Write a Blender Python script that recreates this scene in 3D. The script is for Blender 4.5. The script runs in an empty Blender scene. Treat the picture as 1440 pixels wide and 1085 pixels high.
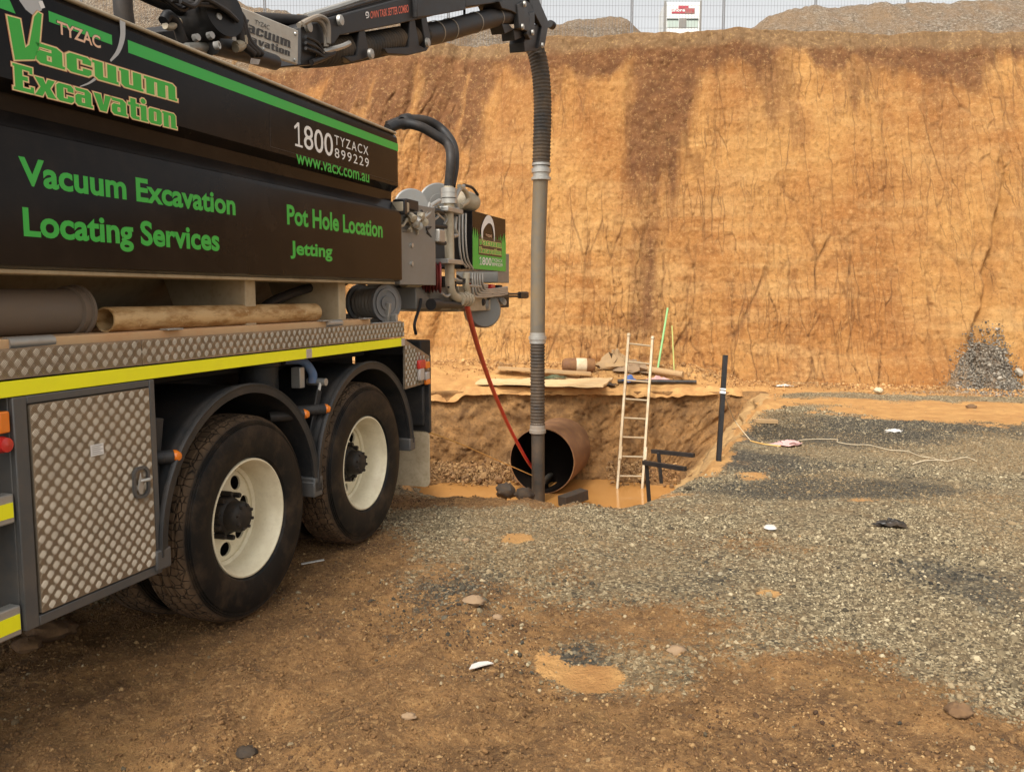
import bpy, math, random
import numpy as np
from mathutils import Vector, Matrix
from mathutils.geometry import tessellate_polygon

# ------------------------------------------------------------------ camera, world, sun, exposure
sc = bpy.context.scene
col = sc.collection
random.seed(7); RNG = np.random.default_rng(11)
F, CH, HZ = 1200.0, 1.63, 415.0                       # focal length in photo pixels, eye height, horizon row
PITCH = math.atan((542.5 - HZ) / F)
AZ = math.atan((1112 - 720) / (F / math.cos(PITCH)))   # the truck's long axis against the view
cam_d = bpy.data.cameras.new('camera'); cam = bpy.data.objects.new('camera', cam_d); col.objects.link(cam)
cam_d.sensor_width = 36; cam_d.lens = 36 * F / 1440; cam_d.clip_start = .05; cam_d.clip_end = 3000
cam.location = (0, 0, CH); cam.rotation_euler = (math.pi / 2 - PITCH, 0, 0)
sc.camera = cam

SUN_EL, SUN_AZ = math.radians(50), math.radians(205)   # behind the camera, slightly left; compass from +Y clockwise
w = bpy.data.worlds.new('World'); sc.world = w; w.use_nodes = True
nt = w.node_tree; nt.nodes.clear()
sky = nt.nodes.new('ShaderNodeTexSky'); sky.sky_type = 'NISHITA'; sky.sun_disc = False
sky.sun_elevation = SUN_EL; sky.sun_rotation = SUN_AZ; sky.air_density = 1.0; sky.dust_density = 3.0
bw = nt.nodes.new('ShaderNodeRGBToBW'); mixw = nt.nodes.new('ShaderNodeMix'); mixw.data_type = 'RGBA'
tint = nt.nodes.new('ShaderNodeMix'); tint.data_type = 'RGBA'; tint.blend_type = 'MULTIPLY'
bg = nt.nodes.new('ShaderNodeBackground'); outw = nt.nodes.new('ShaderNodeOutputWorld')
nt.links.new(sky.outputs[0], bw.inputs[0])
mixw.inputs[0].default_value = .92
nt.links.new(sky.outputs[0], mixw.inputs[6]); nt.links.new(bw.outputs[0], mixw.inputs[7])
tint.inputs[0].default_value = 1.0; tint.inputs[7].default_value = (1.0, .985, .955, 1)
nt.links.new(mixw.outputs[2], tint.inputs[6]); nt.links.new(tint.outputs[2], bg.inputs[0])
bg.inputs[1].default_value = .15
nt.links.new(bg.outputs[0], outw.inputs[0])

sl = bpy.data.lights.new('sun', 'SUN'); sl.energy = 1.5; sl.angle = math.radians(10); sl.color = (1, .95, .87)
sun = bpy.data.objects.new('sun', sl); col.objects.link(sun)
dsun = Vector((math.sin(SUN_AZ) * math.cos(SUN_EL), math.cos(SUN_AZ) * math.cos(SUN_EL), math.sin(SUN_EL)))
sun.rotation_euler = dsun.to_track_quat('Z', 'Y').to_euler(); sun.location = (0, -10, 20)
vs = sc.view_settings; vs.view_transform = 'Standard'; vs.look = 'None'; vs.gamma = 1; vs.exposure = 1.08
vs.use_curve_mapping = False

# ------------------------------------------------------------------ survey helpers (photo pixel -> metres)
W0 = 2.55
T_ = np.array([math.sin(AZ), math.cos(AZ), 0]); IN_ = np.array([-math.cos(AZ), math.sin(AZ), 0])
FW = np.array([0, math.cos(PITCH), -math.sin(PITCH)]); UP = np.array([0, math.sin(PITCH), math.cos(PITCH)])
C0 = np.array([0, 0, CH])
def ray(u, v): return FW * F + np.array([1., 0, 0]) * (u - 720) + UP * (542.5 - v)
def gnd(u, v, z=0.0):
    r = ray(u, v); return C0 + r * ((z - CH) / r[2])
def atd(u, v, d):
    r = ray(u, v); return C0 + r * (d / r[1])
def tk(u, v, w=0.0):                                   # truck coordinates: rearward, inward, up
    r = ray(u, v); p = C0 + r * ((W0 + w) / r.dot(IN_)); return (float(p.dot(T_)), w, float(p[2]))
def w2t(p):
    p = np.asarray(p); return (float(p.dot(T_)), float(p.dot(IN_) - W0), float(p[2]))

# ------------------------------------------------------------------ materials
def lin(r, g, b):
    f = lambda c: (c / 255 / 12.92) if c / 255 <= .04045 else ((c / 255 + .055) / 1.055) ** 2.4
    return (f(r), f(g), f(b), 1)
def c4(c): return tuple(c) if len(c) == 4 else tuple(c) + (1,)
class NT:
    def __init__(s, name):
        s.m = bpy.data.materials.new(name); s.m.use_nodes = True; s.t = s.m.node_tree
        s.b = s.t.nodes['Principled BSDF']; s.tc = s.n('ShaderNodeTexCoord')
    def n(s, t, **k):
        x = s.t.nodes.new(t)
        for a, b in k.items(): setattr(x, a, b)
        return x
    def l(s, a, b): s.t.links.new(a, b)
    def co(s, scale=(1, 1, 1), out='Object'):
        mp = s.n('ShaderNodeMapping'); mp.inputs['Scale'].default_value = scale
        s.l(s.tc.outputs[out], mp.inputs[0]); return mp.outputs[0]
    def noise(s, scale, detail=4, rough=.55, vec=None, dist=0):
        x = s.n('ShaderNodeTexNoise'); x.inputs['Scale'].default_value = scale; x.inputs['Detail'].default_value = detail
        x.inputs['Roughness'].default_value = rough; x.inputs['Distortion'].default_value = dist
        s.l(vec if vec is not None else s.tc.outputs['Object'], x.inputs['Vector']); return x.outputs['Fac']
    def voro(s, scale, feature='F1', out='Distance', vec=None):
        x = s.n('ShaderNodeTexVoronoi', feature=feature); x.inputs['Scale'].default_value = scale
        s.l(vec if vec is not None else s.tc.outputs['Object'], x.inputs['Vector']); return x.outputs[out]
    def ramp(s, fac, *stops):
        x = s.n('ShaderNodeValToRGB'); e = x.color_ramp.elements
        while len(e) < len(stops): e.new(.5)
        for i, (p, c) in enumerate(stops):
            e[i].position = p; e[i].color = c4(c) if not isinstance(c, (int, float)) else (c, c, c, 1)
        s.l(fac, x.inputs[0]); return x.outputs[0]
    def mix(s, fac, a, b, mode='MIX'):
        x = s.n('ShaderNodeMix', data_type='RGBA', blend_type=mode)
        for sock, v in ((0, fac), (6, a), (7, b)):
            if isinstance(v, (int, float)): x.inputs[sock].default_value = v
            elif isinstance(v, (tuple, list)): x.inputs[sock].default_value = c4(v)
            else: s.l(v, x.inputs[sock])
        return x.outputs[2]
    def math(s, op, a, b=0.0, clamp=False):
        x = s.n('ShaderNodeMath', operation=op, use_clamp=clamp)
        for i, v in enumerate((a, b)):
            if isinstance(v, (int, float)): x.inputs[i].default_value = v
            else: s.l(v, x.inputs[i])
        return x.outputs[0]
    def bump(s, h, strength=.5, dist=.01, prev=None):
        x = s.n('ShaderNodeBump'); x.inputs['Strength'].default_value = strength; x.inputs['Distance'].default_value = dist
        s.l(h, x.inputs['Height'])
        if prev is not None: s.l(prev, x.inputs['Normal'])
        return x.outputs[0]
    def fin(s, color=None, rough=None, normal=None, metal=None, **kw):
        for k, v in (('Base Color', color), ('Roughness', rough), ('Normal', normal), ('Metallic', metal)):
            if v is None: continue
            if isinstance(v, (int, float)): s.b.inputs[k].default_value = v
            elif isinstance(v, (tuple, list)): s.b.inputs[k].default_value = c4(v)
            else: s.l(v, s.b.inputs[k])
        for k, v in kw.items(): s.b.inputs[k].default_value = v
        return s.m

M = {}
def dusty(name, base, rough=.45, metal=0.0, dust=(.30, .19, .10), amt=.25, scale=6, bump=.15, bscale=60, bdist=.002, **kw):
    g = NT(name)
    a = g.noise(scale, 6, .62); b = g.noise(scale * 7, 3, .6)
    f = g.math('MULTIPLY', g.ramp(a, (.38, 0.0), (.72, 1.0)), amt)
    f = g.math('ADD', f, g.math('MULTIPLY', g.ramp(b, (.5, 0.), (.75, 1.)), amt * .45), True)
    c = g.mix(f, base, dust)
    r = g.math('ADD', rough, g.math('MULTIPLY', f, .5), True)
    M[name] = g.fin(c, r, g.bump(g.noise(bscale, 3), bump, bdist), metal, **kw)
    return M[name]
dusty('black_panel', (.006, .006, .0065), .20, amt=.06, scale=1.6, bump=.02, dust=(.2, .13, .08), **{'Specular IOR Level': .11})
dusty('green_vinyl', (.018, .42, .05), .35, amt=.05)
dusty('logo_green', (.03, .40, .035), .4, amt=.10, scale=20, dust=(.1, .5, .1))
dusty('logo_cream', (.80, .62, .30), .4, amt=.05)
dusty('logo_red', (.52, .20, .10), .4, amt=.05)
dusty('logo_peach', (.80, .50, .33), .4, amt=.05)
dusty('logo_silver', (.45, .45, .45), .3, amt=.08)
dusty('white_vinyl', (.80, .78, .75), .4, amt=.05)
dusty('black_vinyl', (.012, .012, .012), .4, amt=.05)
dusty('orange_vinyl', (.75, .13, .06), .4, amt=.05)
dusty('yellow_tape', (.92, .88, .008), .4, amt=.13, dust=(.5, .36, .05), scale=3)
dusty('tread_plate', (.33, .27, .20), .40, .6, amt=.55, dust=(.15, .105, .062), scale=4, bump=.1)
dusty('tread_bar', (.50, .425, .325), .30, .8, amt=.25, dust=(.25, .18, .11), scale=9, bump=.05)
dusty('galvanised', (.42, .41, .38), .42, .6, amt=.3, dust=(.3, .22, .14))
dusty('frame_grey', (.085, .088, .09), .45, .3, amt=.35, dust=(.20, .15, .10))
dusty('reel_grey', (.17, .175, .18), .5, amt=.3)
dusty('plate_grey', (.47, .44, .38), .5, .1, amt=.25)
dusty('chassis_black', (.010, .010, .010), .6, amt=.3, dust=(.06, .04, .025), **{'Specular IOR Level': .28})
dusty('guard_plastic', (.020, .022, .024), .42, amt=.22, dust=(.16, .12, .09), scale=5, bump=.3, bscale=200, bdist=.0006, **{'Specular IOR Level': .28})
dusty('rim_cream', (.78, .70, .50), .40, amt=.28, dust=(.36, .26, .14), scale=9)
dusty('hub_black', (.016, .015, .014), .5, amt=.35, dust=(.09, .065, .045), scale=14, **{'Specular IOR Level': .28})
dusty('beige_paint', (.52, .42, .27), .55, amt=.5, dust=(.22, .14, .07), scale=4)
dusty('machine_grey', (.22, .215, .20), .45, .2, amt=.3, dust=(.25, .19, .13))
dusty('machine_cream', (.42, .36, .26), .45, .15, amt=.45, dust=(.30, .2, .11), scale=12)
dusty('steel_tube', (.155, .135, .105), .5, .35, amt=.7, dust=(.27, .19, .10), bump=.3, bscale=30, scale=5)
dusty('black_metal', (.014, .014, .015), .42, amt=.2, dust=(.10, .075, .055), **{'Specular IOR Level': .28})
dusty('hose_black', (.016, .016, .017), .5, amt=.2, dust=(.16, .11, .07), scale=4, **{'Specular IOR Level': .28})
dusty('hose_ribbed', (.032, .029, .026), .55, amt=.55, dust=(.17, .11, .06), scale=3, **{'Specular IOR Level': .28})
dusty('hose_grey', (.22, .20, .17), .5, amt=.4)
dusty('tube_dark', (.035, .032, .028), .5, amt=.5, dust=(.16, .10, .05), scale=3)
dusty('red_hose', (.58, .012, .018), .4, amt=.15, dust=(.3, .12, .07))
dusty('dark_red', (.20, .012, .016), .5, amt=.3)
dusty('red_lens', (.55, .02, .02), .15, amt=.15)
dusty('orange_lens', (.80, .20, .015), .15, amt=.15)
dusty('clear_lens', (.45, .40, .36), .2, amt=.3)
dusty('flap_rubber', (.62, .50, .33), .7, amt=.55, dust=(.27, .17, .08), scale=7)
dusty('deck_timber', (.58, .37, .19), .7, amt=.45, dust=(.55, .22, .08), scale=3)
dusty('pipe_grey', (.14, .11, .085), .6, amt=.5, dust=(.20, .14, .09), scale=5)
dusty('rust', (.15, .066, .028), .75, .1, amt=.75, dust=(.30, .155, .062), scale=5, bump=.4)
dusty('pipe_inside', (.010, .008, .007), .95, amt=.4, dust=(.018, .012, .008), **{'Specular IOR Level': 0.0})  # near-black: the darkness inside the pipe is put into the colour
dusty('blue_mark', (.10, .16, .28), .7, amt=.5)
dusty('ladder_alloy', (.37, .30, .20), .5, .25, amt=.6, dust=(.44, .28, .13), scale=5)
dusty('timber', (.34, .22, .11), .8, amt=.6, dust=(.46, .28, .12), scale=4)
dusty('pale_board', (.62, .45, .24), .8, amt=.5, dust=(.55, .30, .11), scale=3)
dusty('black_plastic', (.012, .012, .012), .3, amt=.2)
dusty('white_plastic', (.60, .57, .52), .4, amt=.08)
dusty('pink_cloth', (.62, .36, .34), .9, amt=.3)
dusty('blue_cloth', (.05, .13, .36), .8, amt=.3)
dusty('green_stake', (.22, .46, .17), .5, amt=.1)
dusty('net_green', (.05, .075, .035), .8, amt=.3)
dusty('lime_stake', (.38, .40, .11), .6, amt=.2)
dusty('string', (.55, .45, .30), .8, amt=.1)
dusty('orange_string', (.72, .42, .12), .8, amt=.1)
dusty('stone', (.27, .18, .105), .85, amt=.6, scale=12, bump=.6, bscale=40, bdist=.006)
dusty('mud_clod', (.13, .070, .032), .85, amt=.6, dust=(.26, .15, .07), scale=12, bump=.7, bscale=40, bdist=.006)
dusty('dark_clod', (.03, .022, .016), .8, amt=.4, dust=(.12, .07, .03), scale=12, bump=.7, bscale=40, bdist=.006)
dusty('fence_wire', (.17, .17, .175), .5, .3, amt=.1)
dusty('cabinet_white', (.74, .76, .74), .45, amt=.12)
dusty('cabinet_pane', (.42, .50, .45), .2, amt=.1)
dusty('cabinet_dark', (.03, .045, .04), .5, amt=.1)
dusty('sign_red', (.42, .045, .07), .45, amt=.08)
dusty('sign_dull_red', (.33, .12, .11), .45, amt=.08)

g = NT('rubber')                                       # tyre: dark sidewall, muddy cracked tread
geo = g.n('ShaderNodeAttribute', attribute_name='tread')
dirt = g.noise(9, 6, .65)
f = g.math('MULTIPLY', geo.outputs['Fac'], g.ramp(dirt, (.25, .35), (.65, 1.0)), True)
f2 = g.math('MULTIPLY', g.ramp(g.noise(5, 6, .7), (.48, 0.), (.76, 1.)), .34)
crk = g.n('ShaderNodeTexVoronoi', feature='DISTANCE_TO_EDGE'); crk.inputs['Scale'].default_value = 24; crk.inputs['Randomness'].default_value = .65
mpv = g.n('ShaderNodeMapping'); mpv.inputs['Scale'].default_value = (1, .8, 1); g.l(g.tc.outputs['Object'], mpv.inputs[0]); g.l(mpv.outputs[0], crk.inputs['Vector'])
line = g.ramp(crk.outputs['Distance'], (0.0, 0.0), (.07, 1.0))
hgt = g.mix(geo.outputs['Fac'], (1, 1, 1), line)
c = g.mix(g.math('ADD', f, f2, True), (.0055, .0055, .0055), (.15, .095, .054))
c = g.mix(g.math('MULTIPLY', g.math('SUBTRACT', 1.0, line), geo.outputs['Fac'], True), c, (.010, .008, .006))
nb = g.bump(hgt, .8, .006); nb = g.bump(g.noise(90, 3), .25, .002, nb)
M['rubber'] = g.fin(c, g.math('ADD', .55, g.math('MULTIPLY', f, .35), True), nb, **{'Specular IOR Level': .25})

g = NT('muddy_water')
M['muddy_water'] = g.fin(g.mix(g.noise(1.5, 4), (.40, .185, .05), (.52, .26, .08)), .10, g.bump(g.noise(9, 3), .06, .01))

g = NT('clay_pipe')                                    # tan tube caked with ochre clay
n1 = g.noise(7, 7, .7, g.co((.8, 1, 3))); n2 = g.noise(30, 5, .7)
c = g.mix(g.ramp(n1, (.40, 0.), (.58, 1.)), (.33, .17, .05), (.60, .40, .19))
c = g.mix(g.ramp(n2, (.60, 0.), (.72, 1.)), c, (.62, .48, .28))
M['clay_pipe'] = g.fin(c, .6, g.bump(n1, .3, .004))

# ------------------------------------------------------------------ mesh helpers
def mesh_obj(name, verts, faces, mat, parent=None, smooth=38, bevel=0):
    me = bpy.data.meshes.new(name); me.from_pydata([tuple(v) for v in verts], [], faces); me.update()
    if smooth:
        me.shade_smooth(); me.set_sharp_from_angle(angle=math.radians(smooth))
    o = bpy.data.objects.new(name, me); col.objects.link(o)
    if mat: me.materials.append(M[mat] if isinstance(mat, str) else mat)
    if parent is not None: o.parent = parent
    if bevel:
        b = o.modifiers.new('bevel', 'BEVEL'); b.width = bevel; b.segments = 2; b.limit_method = 'ANGLE'; b.angle_limit = math.radians(40)
    return o
def empty(name, loc=(0, 0, 0), rz=0.0, parent=None):
    o = bpy.data.objects.new(name, None); o.location = loc; o.rotation_euler = (0, 0, rz); o.empty_display_size = .1
    col.objects.link(o); o.parent = parent; return o
def tag(o, label=None, cat=None, group=None, kind=None):
    for k, v in (('label', label), ('category', cat), ('group', group), ('kind', kind)):
        if v: o[k] = v
    return o
def catmull(pts, n=8):
    P = [np.array(p, float) for p in pts]; P = [2 * P[0] - P[1]] + P + [2 * P[-1] - P[-2]]; out = []
    for i in range(1, len(P) - 2):
        a, b, c, d = P[i - 1:i + 3]
        for k in range(n):
            t = k / n; out.append(.5 * ((2 * b) + (c - a) * t + (2 * a - 5 * b + 4 * c - d) * t * t + (3 * b - a - 3 * c + d) * t ** 3))
    out.append(P[-2]); return out
class MB:
    def __init__(s): s.v = []; s.f = []
    def add(s, vs, fs):
        o = len(s.v); s.v += [tuple(map(float, p)) for p in vs]; s.f += [tuple(i + o for i in f) for f in fs]; return s
    def box(s, a, b):
        x0, y0, z0 = [min(i, j) for i, j in zip(a, b)]; x1, y1, z1 = [max(i, j) for i, j in zip(a, b)]
        return s.add([(x0, y0, z0), (x1, y0, z0), (x1, y1, z0), (x0, y1, z0), (x0, y0, z1), (x1, y0, z1), (x1, y1, z1), (x0, y1, z1)],
                     [(0, 3, 2, 1), (4, 5, 6, 7), (0, 1, 5, 4), (1, 2, 6, 5), (2, 3, 7, 6), (3, 0, 4, 7)])
    def prism(s, poly, y0, y1):                       # poly in (x, z), extruded along y
        n = len(poly); vs = [(x, y0, z) for x, z in poly] + [(x, y1, z) for x, z in poly]
        return s.add(vs, [tuple(range(n)), tuple(range(2 * n - 1, n - 1, -1))] + [(i, i + n, (i + 1) % n + n, (i + 1) % n) for i in range(n)])
    def prismx(s, poly, x0, x1):                      # poly in (y, z), extruded along x
        n = len(poly); vs = [(x0, y, z) for y, z in poly] + [(x1, y, z) for y, z in poly]
        return s.add(vs, [tuple(range(n - 1, -1, -1)), tuple(range(n, 2 * n))] + [(i, (i + 1) % n, (i + 1) % n + n, i + n) for i in range(n)])
    def bar(s, a, b, w, h=None, up=(0, 0, 1)):        # rectangular bar between two points
        a = Vector(a); b = Vector(b); d = (b - a).normalized(); h = h or w
        u = Vector(up)
        if abs(d.dot(u)) > .98: u = Vector((1, 0, 0))
        x = d.cross(u).normalized(); z = x.cross(d).normalized()
        vs = [p + x * sx * w / 2 + z * sz * h / 2 for p in (a, b) for sx, sz in ((-1, -1), (1, -1), (1, 1), (-1, 1))]
        return s.add(vs, [(0, 1, 2, 3), (7, 6, 5, 4), (0, 4, 5, 1), (1, 5, 6, 2), (2, 6, 7, 3), (3, 7, 4, 0)])
    def tube(s, path, r, n=10, cap=True):             # r: number or list
        P = [Vector(tuple(map(float, p))) for p in path]; m = len(P); R = r if hasattr(r, '__len__') else [r] * m
        o = len(s.v); up = None
        for i in range(m):
            d = (P[min(i + 1, m - 1)] - P[max(i - 1, 0)]).normalized()
            if up is None:
                up = Vector((0, 0, 1)) if abs(d.z) < .9 else Vector((1, 0, 0))
            x = d.cross(up)
            if x.length < 1e-6: x = d.cross(Vector((0, 1, 0)))
            x.normalize(); y = x.cross(d).normalized(); up = y
            for k in range(n):
                a = 2 * math.pi * k / n; s.v.append(tuple(P[i] + (x * math.cos(a) + y * math.sin(a)) * R[i]))
        for i in range(m - 1):
            for k in range(n):
                a = o + i * n + k; b = o + i * n + (k + 1) % n; s.f.append((a, b, b + n, a + n))
        if cap:
            s.f.append(tuple(o + k for k in range(n))[::-1]); s.f.append(tuple(o + (m - 1) * n + k for k in range(n)))
        return s
    def lathe(s, prof, c, axis='y', n=32, a0=0, a1=None):   # prof: (radius, offset along axis)
        full = a1 is None; a1 = a0 + 2 * math.pi if full else a1
        o = len(s.v); m = len(prof); N = n if full else n + 1
        for k in range(N):
            a = a0 + (a1 - a0) * k / n; ca, sa = math.cos(a), math.sin(a)
            for r, t in prof:
                p = {'y': (r * ca, t, r * sa), 'x': (t, r * ca, r * sa), 'z': (r * ca, r * sa, t)}[axis]
                s.v.append((p[0] + c[0], p[1] + c[1], p[2] + c[2]))
        for k in range(n):
            for i in range(m - 1):
                a = o + k * m + i; b = o + ((k + 1) % N) * m + i; s.f.append((a, a + 1, b + 1, b))
        return s
    def cyl(s, a, b, r, n=16): return s.tube([a, b], r, n)
    def build(s, name, mat, parent=None, smooth=38, bevel=0): return mesh_obj(name, s.v, s.f, mat, parent, smooth, bevel)

def grid_mesh(name, X, Y, Z, mat, keep=None, attr=None, smooth=True):
    ny, nx = X.shape; v = np.stack([X, Y, Z], -1).reshape(-1, 3).astype(np.float32)
    i = np.arange(ny * nx).reshape(ny, nx)
    q = np.stack([i[:-1, :-1], i[:-1, 1:], i[1:, 1:], i[1:, :-1]], -1).reshape(-1, 4)
    if keep is not None: q = q[keep.reshape(-1)]
    me = bpy.data.meshes.new(name); me.vertices.add(len(v)); me.vertices.foreach_set('co', v.ravel())
    me.loops.add(q.size); me.loops.foreach_set('vertex_index', q.ravel().astype(np.int32))
    me.polygons.add(len(q)); me.polygons.foreach_set('loop_start', np.arange(0, q.size, 4, dtype=np.int32))
    me.update(); me.validate()
    if smooth: me.shade_smooth()
    for k, a in (attr or {}).items():
        if a.ndim == 3:
            at = me.attributes.new(k, 'FLOAT_COLOR', 'POINT'); at.data.foreach_set('color', a.reshape(-1).astype(np.float32))
        else:
            at = me.attributes.new(k, 'FLOAT', 'POINT'); at.data.foreach_set('value', a.reshape(-1).astype(np.float32))
    o = bpy.data.objects.new(name, me); col.objects.link(o); me.materials.append(M[mat]); return o

# numpy noise
def _h(ix, iy, s):
    h = (ix.astype(np.int64) * 374761393 + iy.astype(np.int64) * 668265263 + s * 982451653) & 0xffffffff
    h = ((h ^ (h >> 13)) * 1274126177) & 0xffffffff; h = (h ^ (h >> 16)) & 0xffffffff
    return h / 4294967295.0
def vn(x, y, s=0):
    ix = np.floor(x); iy = np.floor(y); fx = x - ix; fy = y - iy; fx = fx * fx * (3 - 2 * fx); fy = fy * fy * (3 - 2 * fy)
    return (_h(ix, iy, s) * (1 - fx) + _h(ix + 1, iy, s) * fx) * (1 - fy) + (_h(ix, iy + 1, s) * (1 - fx) + _h(ix + 1, iy + 1, s) * fx) * fy
def fbm(x, y, o=5, s=0, g=.5):
    t = 0; a = 1; n = 0
    for k in range(o): t = t + a * vn(x, y, s + k * 17); n += a; a *= g; x = x * 2.03 + 3.1; y = y * 2.03 + 7.7
    return t / n
def worley(x, y, s=0):
    ix = np.floor(x); iy = np.floor(y); f1 = np.full(np.shape(x), 9.); f2 = f1.copy()
    for dx in (-1, 0, 1):
        for dy in (-1, 0, 1):
            cx = ix + dx; cy = iy + dy
            d = np.hypot(cx + _h(cx, cy, s) - x, cy + _h(cx, cy, s + 5) - y)
            f2 = np.minimum(np.maximum(d, f1), f2); f1 = np.minimum(f1, d)
    return f2 - f1
def sst(a, b, x):
    t = np.clip((x - a) / (b - a), 0, 1); return t * t * (3 - 2 * t)
def poly_sd(x, y, P):                                   # signed distance, positive inside
    d = np.full(x.shape, 1e9); ins = np.zeros(x.shape, bool); n = len(P)
    for i in range(n):
        ax, ay = P[i]; bx, by = P[(i + 1) % n]; ex, ey = bx - ax, by - ay
        t = np.clip(((x - ax) * ex + (y - ay) * ey) / (ex * ex + ey * ey), 0, 1)
        d = np.minimum(d, np.hypot(x - ax - t * ex, y - ay - t * ey))
        c = ((ay > y) != (by > y)); xx = ax + (y - ay) / (by - ay if by != ay else 1e-9) * ex
        ins ^= c & (x < xx)
    return np.where(ins, d, -d)

# ------------------------------------------------------------------ ground
PIT_T = [(-.85, 7.0), (-.3, 6.86), (.2, 6.8), (.55, 6.6), (.85, 6.5), (1.04, 6.62), (1.99, 8.3), (3.2, 11.44), (3.88, 13.2), (4.4, 15.0), (2.5, 15.15), (1.3, 15.0), (-.4, 15.1), (-2.2, 15.1)]
PIT_B = [(-.7, 7.3), (-.3, 7.2), (-.2, 7.2), (-.15, 7.2), (-.1, 7.3), (0, 7.5), (.8, 8.6), (1.95, 11.6), (2.55, 13.3), (2.95, 14.85), (2.3, 14.9), (1.25, 14.8), (-.4, 14.9), (-2.1, 14.9)]
PIT_Z, WATER_Z = -1.68, -1.60
def blob(x, y, u, v, ru, rv, pw=1.0):                   # soft patch, placed on the ground in metres
    g0 = gnd(u, v); r_x = ru * g0[1] / F; r_y = abs(gnd(u, v - rv)[1] - gnd(u, v + rv)[1]) / 2
    return pw * np.exp(-(((x - g0[0]) / r_x) ** 2 + ((y - g0[1]) / r_y) ** 2) * .9)
def weights(x, y):
    n1 = fbm(x * 1.3, y * 1.3, 5, 3); n2 = fbm(x * 3.1 + 9, y * 3.1, 4, 21); n3 = fbm(x * .7, y * .7 + 4, 4, 40)
    mud = sum(blob(x, y, *b) for b in [(200, 980, 330, 150, 1.3), (640, 1030, 330, 75, 1.3), (1000, 1030, 300, 55, 1.2), (1250, 1030, 260, 50, 1.0),
              (880, 880, 210, 34, .62), (480, 800, 90, 60, .8), (350, 800, 250, 80, 1.0), (1130, 960, 260, 36, .7), (520, 705, 130, 14, .8), (700, 706, 170, 9, .9), (900, 716, 90, 9, .7), (700, 1200, 900, 120, 1.3), (930, 865, 130, 20, .45), (1240, 912, 110, 12, .5), (1120, 935, 90, 16, .6), (700, 850, 110, 24, .35), (1400, 770, 60, 8, .5), (560, 905, 110, 40, .6), (1000, 760, 120, 10, .3), (1390, 700, 60, 8, .4)])
    mud = sst(.0, 1.2, mud + (n1 - .5) * 1.3 + (n2 - .5) * .9)
    dark = sum(blob(x, y, *b) for b in [(1230, 606, 190, 17, 1.0), (1060, 642, 90, 11, 1.0), (1180, 655, 150, 9, .5), (1090, 690, 170, 14, 1.0), (1330, 590, 150, 14, 1.0),
               (1330, 790, 120, 24, .35), (1250, 688, 110, 12, .7), (810, 912, 46, 18, 1.4), (600, 850, 90, 42, .75), (1400, 860, 90, 40, .3), (960, 815, 120, 28, .45), (1250, 800, 160, 22, .35), (1390, 830, 90, 42, .45), (1330, 985, 120, 40, .3), (650, 840, 110, 40, .6), (1130, 610, 120, 12, .7), (1180, 672, 220, 16, .7), (1030, 580, 60, 8, .5)])
    dark = .92 * sst(.08, 1.15, dark + (n1 - .5) * .9 + (n2 - .5) * .6)
    sd = poly_sd(x, y, PIT_T)
    clay = sum(blob(x, y, *b) for b in [(835, 935, 50, 20, 1.5), (773, 917, 17, 9, 1.5), (1365, 578, 190, 15, 1.5), (1180, 560, 90, 7, .8), (1060, 672, 45, 12, .8), (1200, 702, 70, 6, .9),
               (1080, 832, 26, 8, .8), (730, 765, 22, 6, .8), (990, 695, 60, 10, .6), (1040, 560, 70, 9, .9)])
    clay = clay + 1.05 * np.exp(-np.abs(sd) / .16) * np.where(y > 7.2, 1.0, .55) + sst(14.0, 15.2, y + x * .08) * 1.4 - blob(x, y, 1160, 553, 120, 6, .7) - blob(x, y, 1390, 545, 90, 4, .7)
    clay = sst(.25, .85, clay + (n2 - .5) * .95 + (n3 - .5) * .4)
    return mud, dark, clay, n3
def relief(x, y, wts=None):
    mud, dark, clay, n3 = wts or weights(x, y)
    z = (fbm(x * 1.1, y * 1.1, 4, 60) - .5) * .07 + (fbm(x * 5, y * 5, 4, 70) - .5) * (.022 + .08 * mud) + (fbm(x * 17, y * 17, 3, 80) - .5) * (.010 + .030 * mud)
    z = z * (1 - .75 * clay * (y > 13))
    # ruts pressed by tyres running alongside the truck
    s = x * T_[0] + y * T_[1]; lat = x * IN_[0] + y * IN_[1]
    for l0, dz in ((1.75, -.035), (2.05, .03), (1.45, .025), (.9, -.02)):
        z = z + dz * np.exp(-((lat - l0 + .1 * np.sin(s * 1.3)) / .11) ** 2) * mud
    for l0, ph in ((1.15, 0), (.2, 1.7), (-.9, .6)):      # tyre prints running past the truck
        q_ = lat - l0 + .18 * np.sin(s * .7 + ph); z = z - .022 * np.exp(-(q_ / .15) ** 4) * (.55 + .45 * np.sign(np.sin(s * 57 + np.abs(q_) * 30))) * mud * sst(6.5, 5.5, y)
    for u, v, r, dz in ((725, 796, .10, -.05), (590, 787, .07, -.03), (735, 812, .16, .03), (655, 862, .12, .035), (820, 935, .30, -.04), (75, 930, .30, .05), (30, 960, .3, .04), (1080, 895, .22, .03)):
        g0 = gnd(u, v); z = z + dz * np.exp(-((x - g0[0]) ** 2 + (y - g0[1]) ** 2) / r ** 2)
    flat = np.exp(-((s - 3.62) ** 2 + (lat - 2.85) ** 2) / .5 ** 2) + np.exp(-((s - 4.86) ** 2 + (lat - 2.85) ** 2) / .5 ** 2)
    z = z * (1 - np.clip(flat, 0, 1)) - .012
    z = z + .045 * sst(3.9, 4.7, s) * (1 - sst(6, 7, y)) * sst(1.0, 1.8, lat) * (1 - sst(5.5, 6, lat))
    z = z + .26 * sst(15.2, 16.8, y) * sst(4.6, 3.4, x) + (fbm(x * 2, y * 2, 4, 91) - .5) * .22 * sst(15.2, 16.5, y) * sst(5.5, 3.5, x)
    return z
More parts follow.
